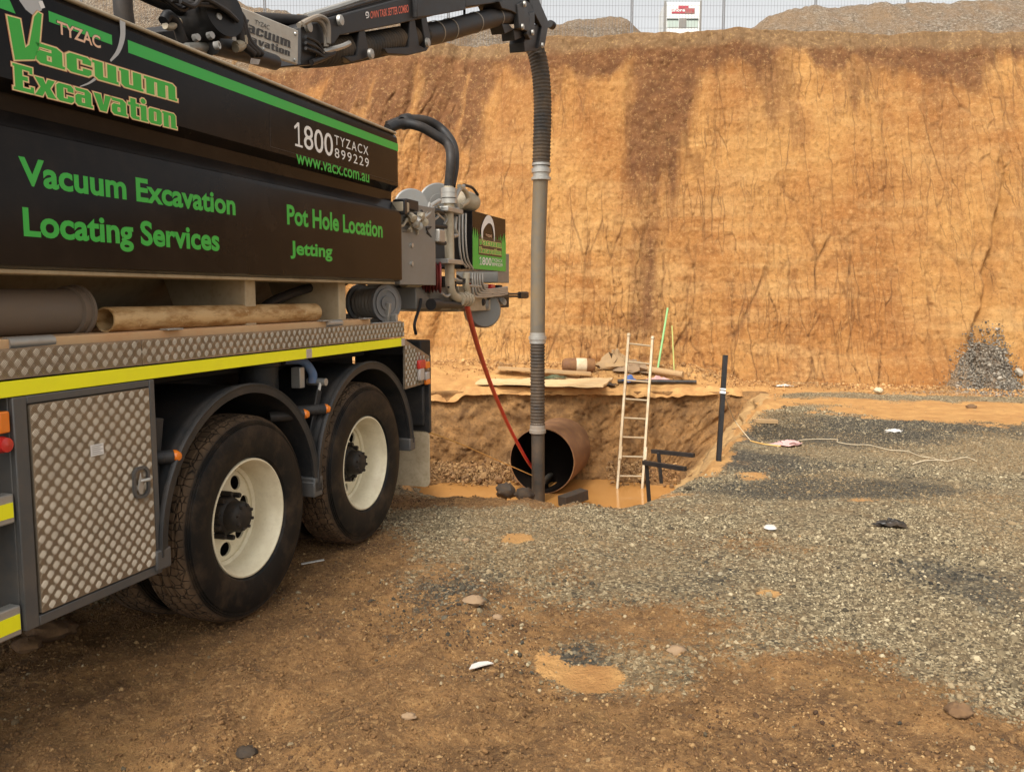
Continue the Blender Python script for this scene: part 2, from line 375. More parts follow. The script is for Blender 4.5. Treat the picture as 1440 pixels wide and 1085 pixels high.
def axis(segs):
    out = []
    for a, b, st in segs: out += list(np.arange(a, b, st))
    return np.array(out + [segs[-1][1]])
xs = axis([(-600, -60, 90), (-60, -8, 4), (-8, -4.2, .2), (-4.2, 8.5, .04), (8.5, 16, .25), (16, 60, 4), (60, 600, 90)])
ys = axis([(-600, -40, 80), (-40, 0, 4), (0, 1.6, .2), (1.6, 6, .028), (6, 12, .045), (12, 14.6, .07), (14.6, 15.4, .022), (15.4, 18.5, .07), (18.5, 40, 3), (40, 600, 80)])
GX, GY = np.meshgrid(xs, ys)
wt = weights(GX, GY); GZ = relief(GX, GY, wt)
sd = poly_sd(GX, GY, PIT_T) + (fbm(GX * 3, GY * 3, 3, 8) - .5) * .26
GZ = GZ - .13 * sst(-.09, .07, sd)
edge = np.exp(-np.abs(sd) / .22) * (GY > 8)
GZ = GZ - edge * (.20 * sst(.42, .75, fbm(GX * 1.6, GY * .6, 4, 101)) - .07 * fbm(GX * 6, GY * 6, 3, 102))
far = sst(25, 60, np.hypot(GX, GY)); GZ = GZ * (1 - far)
core = (sd > .06)
keep = ~(core[:-1, :-1] & core[1:, :-1] & core[1:, 1:] & core[:-1, 1:])
WT = np.stack([wt[0], wt[1], wt[2], wt[3]], -1)

g = NT('ground')
at = g.n('ShaderNodeAttribute', attribute_name='wt'); sep = g.n('ShaderNodeSeparateColor'); g.l(at.outputs['Color'], sep.inputs[0])
mud, dark, clay = sep.outputs[0], sep.outputs[1], sep.outputs[2]
v1 = g.n('ShaderNodeTexVoronoi'); v1.inputs['Scale'].default_value = 62; g.l(g.tc.outputs['Object'], v1.inputs['Vector'])
cellv = g.n('ShaderNodeSeparateColor'); g.l(v1.outputs['Color'], cellv.inputs[0])
n_f = g.noise(30, 6, .7); n_m = g.noise(4, 6, .65); n_l = g.noise(.9, 5, .6)
gravel = g.ramp(cellv.outputs[0], (0, (.045, .033, .018)), (.45, (.150, .112, .060)), (.8, (.29, .225, .125)), (1, (.50, .41, .25)))
gravel = g.mix(g.ramp(n_m, (.44, 0.), (.70, .6)), gravel, (.21, .13, .055))
darkg = g.ramp(cellv.outputs[1], (0, (.020, .018, .013)), (.7, (.065, .055, .038)), (1, (.22, .18, .115)))
mudc = g.mix(g.ramp(n_m, (.36, 0.), (.64, 1.)), (.120, .058, .018), (.285, .146, .048))
mudc = g.mix(g.ramp(n_f, (.52, 0.), (.68, .85)), mudc, (.42, .245, .095))
mudc = g.mix(g.ramp(n_f, (.30, .8), (.44, 0.)), mudc, (.065, .030, .010))
mudc = g.mix(g.ramp(n_l, (.55, 0.), (.72, .45)), mudc, (.30, .17, .05))
clayc = g.mix(g.ramp(n_m, (.36, 0.), (.66, 1.)), (.40, .195, .060), (.56, .31, .105))
clayc = g.mix(g.ramp(n_f, (.60, 0.), (.72, .75)), clayc, (.20, .11, .045))
c = g.mix(g.ramp(g.math('ADD', dark, g.math('MULTIPLY', g.math('SUBTRACT', n_f, .5), 1.6)), (.25, 0.), (.75, 1.)), gravel, darkg)
mm = g.ramp(g.math('ADD', mud, g.math('MULTIPLY', g.math('SUBTRACT', n_f, .5), 2.4)), (.30, 0.), (.70, 1.))
c = g.mix(mm, c, mudc)
cm = g.ramp(g.math('ADD', clay, g.math('MULTIPLY', g.math('SUBTRACT', n_f, .5), 2.2)), (.36, 0.), (.64, 1.))
c = g.mix(cm, c, clayc)
rg = g.math('SUBTRACT', .92, g.math('MULTIPLY', cm, .25))
nb = g.bump(v1.outputs['Distance'], .45, .012); nb = g.bump(n_f, 1.0, .022, nb); nb = g.bump(g.noise(85, 4, .7), .7, .008, nb)
M['ground'] = g.fin(c, rg, nb)
tag(grid_mesh('ground', GX, GY, GZ, 'ground', keep, {'wt': WT}), kind='structure')

# ------------------------------------------------------------------ pit walls, floor, water
def resample(P, Q, step):
    a = []; b = []; n = len(P)
    for i in range(n):
        p, q = np.array(P[i]), np.array(P[(i + 1) % n]); r, t = np.array(Q[i]), np.array(Q[(i + 1) % n])
        st = step if i >= 5 and i < n - 1 else .15
        k = max(2, int(np.hypot(*(q - p)) / st))
        for j in range(k): a.append(p + (q - p) * j / k); b.append(r + (t - r) * j / k)
    a.append(a[0]); b.append(b[0]); return np.array(a), np.array(b)
pt, pb = resample(PIT_T, PIT_B, .03)
NV = 56; tv = np.linspace(0, 1, NV)[:, None]
per = np.concatenate([[0], np.cumsum(np.hypot(*np.diff(pt, axis=0).T))])
tang = np.gradient(pt, axis=0); tang /= np.linalg.norm(tang, axis=1, keepdims=True) + 1e-9
nrm = np.stack([-tang[:, 1], tang[:, 0]], -1)           # pointing into the pit
U = np.broadcast_to(per, (NV, len(per))); V = np.broadcast_to(tv * 1.7, U.shape)
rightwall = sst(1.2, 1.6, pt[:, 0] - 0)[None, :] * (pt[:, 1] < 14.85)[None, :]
dis = (fbm(U * 1.1, V * 1.1, 4, 5) - .5) * .30 + (fbm(U * 5, V * 5, 4, 6) - .5) * .16 + (fbm(U * 16, V * 10, 3, 26) - .5) * .05
crk = np.clip(.05 - worley(U * 1.7 + fbm(U * 3, V * 3, 4, 9) * 1.6, V * 2.6 + fbm(U * 3 + 7, V * 3, 4, 19) * 1.3, 4), 0, 1) * 1.2 * sst(.45, .6, fbm(U * .8, V * .8, 3, 29))
dis = dis - crk
teeth = (fbm(U * .35, V * 13, 3, 15) - .5) * .26 + (fbm(U * .2, V * 5, 2, 16) - .5) * .26
dis = dis * (1 - rightwall * .75) + teeth * rightwall
dis = dis * sst(0, .08, tv) + .06 * sst(.75, 1, tv) * fbm(U * 4, V * 4, 3, 7) * 3
PX = pt[None, :, 0] * (1 - tv) + pb[None, :, 0] * tv + nrm[None, :, 0] * dis
PY = pt[None, :, 1] * (1 - tv) + pb[None, :, 1] * tv + nrm[None, :, 1] * dis
PZ = -.075 + (PIT_Z - .06 + .075) * tv + 0 * PX
PX = np.vstack([pt[None, :, 0] - nrm[None, :, 0] * .35, PX]); PY = np.vstack([pt[None, :, 1] - nrm[None, :, 1] * .35, PY]); PZ = np.vstack([PZ[:1] - .01, PZ])
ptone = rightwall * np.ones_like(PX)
g = NT('pit_earth')
a2 = g.n('ShaderNodeAttribute', attribute_name='slope'); n_m = g.noise(3, 6, .65); n_f = g.noise(26, 6, .7); n_s = g.noise(6, 6, .7, g.co((1, 1, .35)))
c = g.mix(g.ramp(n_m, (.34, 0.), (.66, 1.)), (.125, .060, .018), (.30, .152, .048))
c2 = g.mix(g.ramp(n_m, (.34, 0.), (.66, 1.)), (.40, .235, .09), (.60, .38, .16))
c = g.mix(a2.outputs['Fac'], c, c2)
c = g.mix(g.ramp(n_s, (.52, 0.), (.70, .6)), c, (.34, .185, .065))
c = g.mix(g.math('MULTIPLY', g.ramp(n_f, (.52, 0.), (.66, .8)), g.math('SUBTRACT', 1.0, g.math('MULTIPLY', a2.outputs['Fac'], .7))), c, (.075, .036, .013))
M['pit_earth'] = g.fin(c, .88, g.bump(n_f, .9, .03))
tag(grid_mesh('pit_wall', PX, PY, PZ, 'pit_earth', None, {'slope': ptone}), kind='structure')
fx, fy = np.meshgrid(np.arange(-2.6, 3.4, .05), np.arange(6.9, 15.3, .05))
fz = PIT_Z - .05 + (fbm(fx * 2.2, fy * 2.2, 5, 33) - .5) * .16 + .30 * sst(14.0, 15.0, fy + (fbm(fx * 2, fy * 2, 3, 3) - .5) * .9) * (1 - sst(-.2, .15, fx) * sst(2.0, 1.7, fx)) + .25 * sst(-1.2, -2.2, fx) \
     + .12 * np.exp(-((fx - 1.7) ** 2 + (fy - 14.5) ** 2) / .12) + .16 * np.exp(-((fx - .1) ** 2 + (fy - 12.9) ** 2) / .5)
tag(grid_mesh('pit_floor', fx, fy, fz, 'pit_earth', None, {'slope': 0 * fx}), kind='structure')
wx, wy = np.meshgrid(np.linspace(-2.5, 3.2, 30), np.linspace(6.95, 15.1, 40))
tag(grid_mesh('pit_water', wx, wy, 0 * wx + WATER_Z, 'muddy_water'), kind='structure')

# ------------------------------------------------------------------ excavated wall, plateau, mounds
bx = [-70, -14, -9, -5, -2, 0.6, 2.6, 4.2, 6, 8.8, 14, 24, 70]; by = [26, 20.6, 19.0, 18.0, 17.4, 17.1, 17.0, 16.4, 15.6, 14.75, 14.1, 13.4, 12]
tx = [-70, -12, -6.1, -3.66, -1.5, -.2, .7, 2.7, 6, 10.3, 16, 30, 70]; ty = [28, 22.8, 21.0, 19.95, 19.7, 19.6, 18.5, 17.75, 17.4, 17.1, 16.7, 16.2, 15]
tz = [7.3, 7.25, 7.2, 7.2, 7.2, 7.15, 6.98, 6.86, 6.76, 6.64, 6.6, 6.6, 6.6]
xw = axis([(-70, -9, 3), (-9, -4.6, .06), (-4.6, 12.2, .024), (12.2, 16, .1), (16, 70, 3)])
def smooth1(x, px, py, r=.5): return (np.interp(x - r, px, py) + np.interp(x + r, px, py) + np.interp(x, px, py) * 2) / 4
BY, TY, TZ = smooth1(xw, bx, by, .8), smooth1(xw, tx, ty, .6), smooth1(xw, tx, tz, .8)
NW = 300; vv = np.linspace(0, 1, NW)[:, None]; zb = -.25
TZj = TZ + (fbm(xw * 1.2, xw * 0 + 2, 5, 44) - .5) * .22
WX = np.broadcast_to(xw, (NW, len(xw))).copy(); WZ = zb + (TZj[None] - zb) * vv
prof = .75 * vv + .25 * vv ** 2.2                        # slightly concave batter
WY = BY[None] + (TY - BY)[None] * prof
z_ = WZ
lean = np.interp(WX, [-6, -.5, 1.2, 20], [.30, .22, 0, 0])  # fall line runs to the left on the left flank
ux = WX - lean * (z_ - 7)
gul = fbm(ux * 1.1, z_ * .16, 4, 12); gul2 = fbm(ux * 4.5, z_ * .35, 4, 13)
d_ = (gul - .5) * .55 * np.interp(WX, [-3, 1, 3], [1.6, 1.0, .55]) + (gul2 - .5) * .12 + (fbm(WX * 2.2, z_ * 2.2, 5, 14) - .5) * .06 + (fbm(WX * 9, z_ * 7, 4, 18, .65) - .5) * .09
wrp = fbm(WX * 1.5, z_ * 1.5, 3, 50) * 1.1
msk = sst(.42, .58, fbm(WX * .35, z_ * .45, 3, 55)) * sst(6.6, 5.6, z_)
ck = np.clip(.05 - worley(ux * 1.9 + wrp * .55, z_ * .30 + wrp * .12, 31), 0, 1) / .05 * .045 * (.15 + .85 * msk)
ck2 = np.clip(.10 - worley(ux * 5.2 + wrp * .9, z_ * .85 + wrp * .25, 32), 0, 1) / .10 * .022 * msk * sst(.0, .4, z_)
low = sst(2.3, 1.9, z_)                                  # lower bench, blockier
ck3 = np.clip(.10 - worley(WX * 5.5 + wrp, z_ * 2.6 + wrp, 36), 0, 1) / .10 * .025 * low * sst(.4, .6, fbm(WX * .4, z_ * .4, 3, 57))
d_ = d_ - ck - ck2 - ck3
d_ = d_ + .055 * fbm(WX * .7, z_, 3, 62) * sst(2.0, 1.85, z_ + (fbm(WX * .6, 0 * WX, 4, 61) - .5) * .35) * sst(2, 5, WX)
# the long gully above the gravel cone
gx = np.interp(z_, [0, 1.2, 2.4, 3.6, 5, 7], [8.15, 8.35, 8.75, 9.05, 8.95, 8.9]) + (fbm(0 * z_ + 3, z_ * 2, 3, 71) - .5) * .25
d_ = d_ - .24 * np.exp(-((WX - gx) / .09) ** 2) * sst(4.6, 3.2, z_)
d_ = d_ + .25 * sst(.75, -.1, z_) * (fbm(WX * 1.7, z_, 4, 75))          # talus at the foot
d_ = d_ * sst(0, .02, vv + .005)
WY = WY - d_
crkattr = np.clip((ck + ck2 + ck3) / .06, 0, 1)
# red topsoil band and runs of red wash
L = .50 + .5 * sst(.45, .8, fbm(ux * .5, 0 * ux, 3, 81)) + .7 * fbm(ux * 2.6, z_ * .2, 4, 82)
dep = TZj[None] - z_
red = sst(1.15, .35, dep / L + (fbm(ux * 3, z_ * .8, 4, 85) - .5) * .9)
for x0, wd, ln, st in ((2.95, .62, 4.6, 1.0), (5.2, .45, 2.6, .55), (-.35, .30, 4.2, .95), (-1.3, .60, 3.6, 1.0), (-2.5, .5, 4.4, 1.0), (-3.6, .6, 3.6, 1.0), (.9, .25, 2.0, .5), (-5, .7, 3, .8), (6.9, .5, 1.6, .5), (8.2, .4, 2.2, .4)):
    e_ = (ux - x0 + .14 * np.sin(z_ * 1.3 + x0) + (fbm(ux * 2, z_ * .9, 3, 87) - .5) * .5) / wd
    red = np.maximum(red, st * np.exp(-e_ ** 4) * sst(ln, ln * .35, dep + (fbm(ux * 5, z_ * .5, 3, 89) - .5) * 2.2))
red = np.maximum(red, .75 * np.exp(-((ux - 2.45 - .06 * z_) / .55) ** 2) * sst(4.6, 2.6, z_) * sst(.3, 1.2, z_) * fbm(ux * 4, z_ * .7, 4, 86) * 1.5)
tanband = sst(.42, .22, dep + (fbm(WX * 2, z_ * 2, 3, 88) - .5) * .25)
# plateau rows behind the crest
back = np.array([.12, .35, .8, 1.5, 2.5, 4, 8, 20, 80, 300])[:, None]
PXb = np.broadcast_to(xw, (len(back), len(xw))); PYb = WY[-1][None] + back; PZb = WZ[-1][None] + .04 * np.minimum(back, .8) / .8 + (fbm(PXb * 1.5, PYb * 1.5, 4, 90) - .5) * .10 * np.minimum(back * 3, 1)
AX = np.vstack([WX, PXb]); AY = np.vstack([WY, PYb]); AZ_ = np.vstack([WZ, PZb])
pad = lambda a, v: np.vstack([a, np.full(PXb.shape, v)])
WW = np.stack([pad(red, 0), pad(tanband, 1), pad(crkattr, 0), pad(sst(2.2, 1.7, z_), 0)], -1)
g = NT('earth_wall')
at = g.n('ShaderNodeAttribute', attribute_name='wt'); sep = g.n('ShaderNodeSeparateColor'); g.l(at.outputs['Color'], sep.inputs[0])
n_l = g.noise(.55, 5, .6); n_m = g.noise(3.2, 7, .68); n_f = g.noise(22, 6, .75); n_v = g.noise(2.4, 7, .7, g.co((1.6, 1, .16))); n_h = g.noise(1.2, 6, .65, g.co((.35, .3, 2.2)))
c = g.mix(g.ramp(n_l, (.36, 0.), (.64, 1.)), (.45, .185, .043), (.63, .325, .095))
c = g.mix(g.ramp(n_h, (.50, 0.), (.72, .55)), c, (.70, .41, .15))
c = g.mix(g.ramp(n_v, (.50, 0.), (.66, .65)), c, (.33, .13, .032))
c = g.mix(g.ramp(n_m, (.54, 0.), (.74, .55)), c, (.35, .17, .058))
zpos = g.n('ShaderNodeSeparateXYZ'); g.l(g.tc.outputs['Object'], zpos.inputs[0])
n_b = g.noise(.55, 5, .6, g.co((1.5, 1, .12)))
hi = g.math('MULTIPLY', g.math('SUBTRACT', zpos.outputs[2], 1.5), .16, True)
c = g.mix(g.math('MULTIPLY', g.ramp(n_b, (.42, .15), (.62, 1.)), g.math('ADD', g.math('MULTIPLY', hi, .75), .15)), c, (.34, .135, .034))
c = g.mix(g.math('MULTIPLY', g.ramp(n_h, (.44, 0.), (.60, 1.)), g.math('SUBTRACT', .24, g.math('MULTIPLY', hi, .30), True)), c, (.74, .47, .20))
redc = g.mix(g.ramp(n_m, (.38, 0.), (.66, 1.)), (.115, .040, .012), (.24, .098, .033))
rm = g.math('ADD', sep.outputs[0], g.math('MULTIPLY', g.math('SUBTRACT', n_v, .5), .7))
c = g.mix(g.ramp(rm, (.18, 0.), (.72, .88)), c, redc)
c = g.mix(g.math('MULTIPLY', sep.outputs[1], .85), c, g.mix(n_m, (.20, .115, .05), (.36, .22, .10)))
c = g.mix(g.math('MULTIPLY', sep.outputs[2], .75), c, (.17, .07, .022))  # dark red soil colour that also paints shade into the modelled cracks
n_g = g.noise(13, 8, .9)
c = g.mix(g.ramp(n_g, (.53, 0.), (.63, .75)), c, (.21, .088, .024))
c = g.mix(g.ramp(n_g, (.37, .7), (.47, 0.)), c, (.70, .43, .17))
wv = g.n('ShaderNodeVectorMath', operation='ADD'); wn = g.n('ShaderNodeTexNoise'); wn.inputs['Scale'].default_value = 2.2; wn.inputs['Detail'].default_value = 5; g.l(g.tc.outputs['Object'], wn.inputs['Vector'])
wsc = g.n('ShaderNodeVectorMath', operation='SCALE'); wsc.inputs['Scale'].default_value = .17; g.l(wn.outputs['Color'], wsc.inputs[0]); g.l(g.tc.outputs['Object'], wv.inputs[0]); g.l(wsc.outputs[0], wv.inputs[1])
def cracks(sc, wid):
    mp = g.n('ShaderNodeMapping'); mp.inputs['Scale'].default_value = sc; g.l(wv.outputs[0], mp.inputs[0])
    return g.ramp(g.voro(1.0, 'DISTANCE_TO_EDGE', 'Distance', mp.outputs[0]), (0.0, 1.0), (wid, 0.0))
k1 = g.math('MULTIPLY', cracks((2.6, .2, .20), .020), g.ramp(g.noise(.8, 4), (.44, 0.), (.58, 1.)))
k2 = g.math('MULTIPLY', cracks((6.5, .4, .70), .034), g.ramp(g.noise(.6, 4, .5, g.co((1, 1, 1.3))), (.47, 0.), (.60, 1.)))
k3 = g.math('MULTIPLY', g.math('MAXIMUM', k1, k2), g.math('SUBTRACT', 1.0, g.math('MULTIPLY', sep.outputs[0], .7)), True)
c = g.mix(g.math('MULTIPLY', k3, .5), c, (.16, .062, .016))  # fine cracks get the same soil red plus painted recess shade
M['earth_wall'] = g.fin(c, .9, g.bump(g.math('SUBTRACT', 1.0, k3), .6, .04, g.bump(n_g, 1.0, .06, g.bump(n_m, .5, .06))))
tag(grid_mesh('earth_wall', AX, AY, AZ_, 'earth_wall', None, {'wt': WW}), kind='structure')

g = NT('grey_spoil')
n_m = g.noise(3, 6, .65); v1 = g.n('ShaderNodeTexVoronoi'); v1.inputs['Scale'].default_value = 26; g.l(g.tc.outputs['Object'], v1.inputs['Vector'])
cs = g.n('ShaderNodeSeparateColor'); g.l(v1.outputs['Color'], cs.inputs[0])
c = g.ramp(cs.outputs[0], (0, (.06, .05, .04)), (.6, (.17, .145, .11)), (1, (.34, .30, .24)))
c = g.mix(g.ramp(n_m, (.45, 0.), (.7, .8)), c, (.19, .12, .07))
c = g.mix(g.ramp(g.noise(1.3, 6, .7), (.40, .25), (.66, .85)), c, (.21, .13, .065))
M['grey_spoil'] = g.fin(c, .9, g.bump(v1.outputs['Distance'], .8, .05))
def mound(name, ridge, D, half, base):
    pts = np.array([atd(u, v, D) for u, v in ridge])
    mx = np.arange(pts[0, 0], pts[-1, 0], .05); rz = np.interp(mx, pts[:, 0], pts[:, 2]); rz = rz + (fbm(mx * 1.4, mx * 0, 4, 3) - .5) * .16
    my = np.linspace(-1, 1, 60)[:, None]; t = np.cos(my * math.pi / 2) ** 1.2
    X = np.broadcast_to(mx, (60, len(mx))); Y = D + my * half + 0 * X
    h = np.maximum(rz - base, .0)[None]
    Z = base - .15 + (h + .15) * t + (fbm(X * 2.4, Y * 2.4, 5, 6) - .5) * .20 + (fbm(X * 8, Y * 8, 3, 8) - .5) * .07
    tag(grid_mesh(name, X, Y, Z, 'grey_spoil'), kind='structure')
mound('spoil_mound', [(-300, -60), (100, -30), (250, -10), (330, 4), (430, 22), (520, 30), (620, 34), (700, 33), (780, 36), (830, 28), (875, 27), (908, 52), (950, 75)], 22.6, 1.6, 7.0)
mound('spoil_mound', [(1000, 80), (1035, 52), (1060, 40), (1100, 20), (1150, 12), (1250, 8), (1350, 3), (1440, 2), (1600, 0), (2000, 0)], 19.6, 1.7, 6.8)
# gravel washed out of the gully, lying against the wall
def wall_y(x, z):
    idx = np.clip(np.searchsorted(xw, x), 0, len(xw) - 1); out = np.empty(x.shape)
    for i in np.unique(idx): m = idx == i; out[m] = np.interp(z[m], WZ[:, i], WY[:, i])
    return out
def chute(x, z):
    xc = np.interp(z, [-.2, 0, 1.2, 2.2], [8.2, 8.2, 8.42, 8.65]); hw = np.interp(z, [-.2, 0, .15, .5, .9, 1.2, 1.7], [.85, .66, .50, .36, .24, .12, .03]) * (.8 + .45 * fbm(x * 2 + 5, z * 3, 3, 161))
    e = 1 - ((x - xc) / hw) ** 2; return np.where(e > 0, np.clip(e, 0, 1) ** .6, e * .5), xc, hw
cx_, cz_ = np.meshgrid(np.arange(7.0, 9.7, .03), np.arange(-.12, 1.0, .03))
e_, _, _ = chute(cx_, cz_); e_ = np.where(e_ > 0, e_ - 1.15 * sst(.25, 1.05, cz_ + (fbm(cx_ * 6, cz_ * 6, 3, 171) - .5) * .3), e_)
cy_ = wall_y(cx_, cz_) - np.where(e_ > .04, e_ * np.clip(.20 - .15 * cz_, .015, 1), -.12) - (fbm(cx_ * 7, cz_ * 7, 4, 7) - .5) * .05 - .45 * np.clip(.25 - cz_, 0, .4) * np.clip(e_, 0, 1)
o = grid_mesh('gravel_cone', cx_, cy_, cz_, 'grey_spoil'); tag(o, 'grey gravel spill lying against the foot of the cut earth wall', 'gravel heap', kind='stuff')

# ------------------------------------------------------------------ scattered gravel and clods (instanced on points)
def scatter(name, pts, scl, colors, label, cat, soil=(.22, .135, .058), tmul=.5):
    me = bpy.data.meshes.new(name); me.vertices.add(len(pts)); me.vertices.foreach_set('co', pts.astype(np.float32).ravel())
    a = me.attributes.new('scl', 'FLOAT_VECTOR', 'POINT'); a.data.foreach_set('vector', scl.astype(np.float32).ravel())
    a = me.attributes.new('rot', 'FLOAT_VECTOR', 'POINT'); a.data.foreach_set('vector', (RNG.random((len(pts), 3)) * 6.283).astype(np.float32).ravel())
    a = me.attributes.new('tint', 'FLOAT', 'POINT'); a.data.foreach_set('value', sst(.36, .66, fbm(pts[:, 0] * 1.1, pts[:, 1] * 1.1, 5, 131)).astype(np.float32))
    me.update(); o = bpy.data.objects.new(name, me); col.objects.link(o)
    g = NT(name); oi = g.n('ShaderNodeObjectInfo'); ti = g.n('ShaderNodeAttribute', attribute_name='tint', attribute_type='INSTANCER')
    m = g.fin(g.mix(g.math('MULTIPLY', ti.outputs['Fac'], tmul), g.ramp(oi.outputs['Random'], *colors), soil), .9)
    t = bpy.data.node_groups.new(name, 'GeometryNodeTree')
    t.interface.new_socket('Geometry', in_out='INPUT', socket_type='NodeSocketGeometry'); t.interface.new_socket('Geometry', in_out='OUTPUT', socket_type='NodeSocketGeometry')
    gi = t.nodes.new('NodeGroupInput'); go = t.nodes.new('NodeGroupOutput'); ip = t.nodes.new('GeometryNodeInstanceOnPoints')
    ico = t.nodes.new('GeometryNodeMeshIcoSphere'); ico.inputs['Radius'].default_value = 1; ico.inputs['Subdivisions'].default_value = 1
    sm = t.nodes.new('GeometryNodeSetMaterial'); sm.inputs['Material'].default_value = m
    na = t.nodes.new('GeometryNodeInputNamedAttribute'); na.data_type = 'FLOAT_VECTOR'; na.inputs['Name'].default_value = 'scl'
    nr = t.nodes.new('GeometryNodeInputNamedAttribute'); nr.data_type = 'FLOAT_VECTOR'; nr.inputs['Name'].default_value = 'rot'
    er = t.nodes.new('FunctionNodeEulerToRotation'); L = t.links.new
    L(gi.outputs[0], ip.inputs['Points']); L(ico.outputs['Mesh'], sm.inputs['Geometry']); L(sm.outputs[0], ip.inputs['Instance'])
    L(na.outputs[0], ip.inputs['Scale']); L(nr.outputs[0], er.inputs[0]); L(er.outputs[0], ip.inputs['Rotation']); L(ip.outputs[0], go.inputs[0])
    md = o.modifiers.new('scatter', 'NODES'); md.node_group = t
    tag(o, label, cat, kind='stuff'); return o
def sample(n, x0, x1, y0, y1, dens):
    x = RNG.uniform(x0, x1, n); y = y0 + (y1 - y0) * RNG.random(n) ** 1.15
    keepm = (np.abs(x) < y * .68 + .6) & (poly_sd(x, y, PIT_T) < -.05)
    x, y = x[keepm], y[keepm]; wts = weights(x, y); k = RNG.random(len(x)) < dens(*wts[:3]); x, y = x[k], y[k]
    wts = tuple(a[k] for a in wts); z = relief(x, y, wts); sdv = poly_sd(x, y, PIT_T); z = z - .11 * sst(-.09, .07, sdv)
    return np.stack([x, y, z], -1)
def patchy(p, n): return .25 + .75 * sst(.34, .62, fbm(p[:, 0] * 1.5, p[:, 1] * 1.5, 4, 141))[:, None]
p = sample(620000, -3.4, 9.5, 2.6, 14.5, lambda m, d, c: (1 - d * .85) * (1 - c) * (1 - m) ** 1.1 * .95 + .006)
p = p[RNG.random(len(p)) < patchy(p, 0)[:, 0]]
s_ = RNG.lognormal(math.log(.0052), .45, len(p))[:, None] * RNG.uniform(.55, 1.25, (len(p), 3)) * (.8 + .5 * fbm(p[:, 0] * .8, p[:, 1] * .8, 3, 150))[:, None]
scatter('loose_gravel', p, s_, [(0, (.045, .034, .019)), (.35, (.14, .105, .057)), (.8, (.29, .23, .135)), (1, (.46, .38, .24))], 'pale grey gravel strewn over the yard beside the pit', 'gravel')
p = sample(260000, -1.5, 9.5, 2.6, 14.5, lambda m, d, c: d * (1 - c) * (1 - m * .6))
s_ = RNG.lognormal(math.log(.0056), .45, len(p))[:, None] * RNG.uniform(.55, 1.25, (len(p), 3))
scatter('dark_gravel', p, s_, [(0, (.016, .014, .010)), (.55, (.055, .047, .033)), (.85, (.15, .125, .08)), (1, (.30, .25, .165))], 'dark damp gravel lying in blackish patches', 'gravel', (.10, .07, .035), .6)
p = sample(420000, -3.4, 4.5, 2.2, 7, lambda m, d, c: m * (1 - c) * .75)
s_ = RNG.lognormal(math.log(.0031), .48, len(p))[:, None] * RNG.uniform(.55, 1.25, (len(p), 3))
scatter('mud_crumbs', p, s_, [(0, (.045, .021, .008)), (.45, (.125, .062, .022)), (.85, (.25, .135, .05)), (1, (.44, .29, .13))], 'brown crumbs of mud and grit on the wet ground', 'mud crumbs', (.19, .096, .032), .6)
n = 16000; x = RNG.uniform(7.1, 9.6, n); z = RNG.uniform(-.05, 1.7, n); e_, _, _ = chute(x, z); k = (e_ > RNG.normal(.1, .35, n)) & (RNG.random(n) < np.interp(z, [0, .6, 1.0, 1.25], [1, .9, .30, .0])); x, z, e_ = x[k], z[k], e_[k]
p = np.stack([x, wall_y(x, z) - np.clip(e_, 0, 1) * np.clip(.20 - .15 * z, .015, 1) - .45 * np.clip(.25 - z, 0, .4) * np.clip(e_, 0, 1) - .03, z], -1)
m_ = 2500; x = RNG.normal(8.2, .55, m_); y = 14.55 - np.abs(RNG.normal(0, .28, m_)); p = np.vstack([p, np.stack([x, y, relief(x, y) + .005], -1)]); n = len(p)
scatter('cone_gravel', p, RNG.lognormal(math.log(.0105), .45, n)[:, None] * RNG.uniform(.6, 1.2, (n, 3)), [(0, (.06, .05, .04)), (.6, (.17, .145, .11)), (1, (.36, .31, .24))], 'loose grey stones scattered over the gravel heap and its toe', 'gravel', (.34, .19, .075), tmul=.75)
# crumbs at the foot of the pit face and below the cut wall
n = 3500; x = RNG.uniform(-2, 2.9, n); y = RNG.normal(14.62, .18, n); kk = (x < .1) | (x > 1.65); x, y = x[kk], y[kk]; n = len(x); z = np.full(n, -1.5) + .30 * sst(14.0, 15.0, y) - .10
sc3 = RNG.lognormal(math.log(.012), .6, n)[:, None] * RNG.uniform(.6, 1.2, (n, 3))
scatter('pit_rubble', np.stack([x, y, z], -1), sc3, [(0, (.11, .05, .02)), (.6, (.26, .13, .045)), (1, (.42, .25, .10))], 'broken brown clay rubble along the foot of the pit face', 'rubble')
n = 9000; x = RNG.uniform(-3.5, 12, n); off = np.abs(RNG.normal(0, .45, n)); y = np.interp(x, bx, by) - .15 - off; z = relief(x, y) + .05 * np.exp(-off)
sc3 = RNG.lognormal(math.log(.008), .6, n)[:, None] * RNG.uniform(.6, 1.2, (n, 3))
scatter('wall_rubble', np.stack([x, y, z], -1), sc3, [(0, (.18, .08, .025)), (.6, (.42, .22, .075)), (1, (.58, .36, .15))], 'orange clay crumbs fallen along the foot of the cut wall', 'rubble')

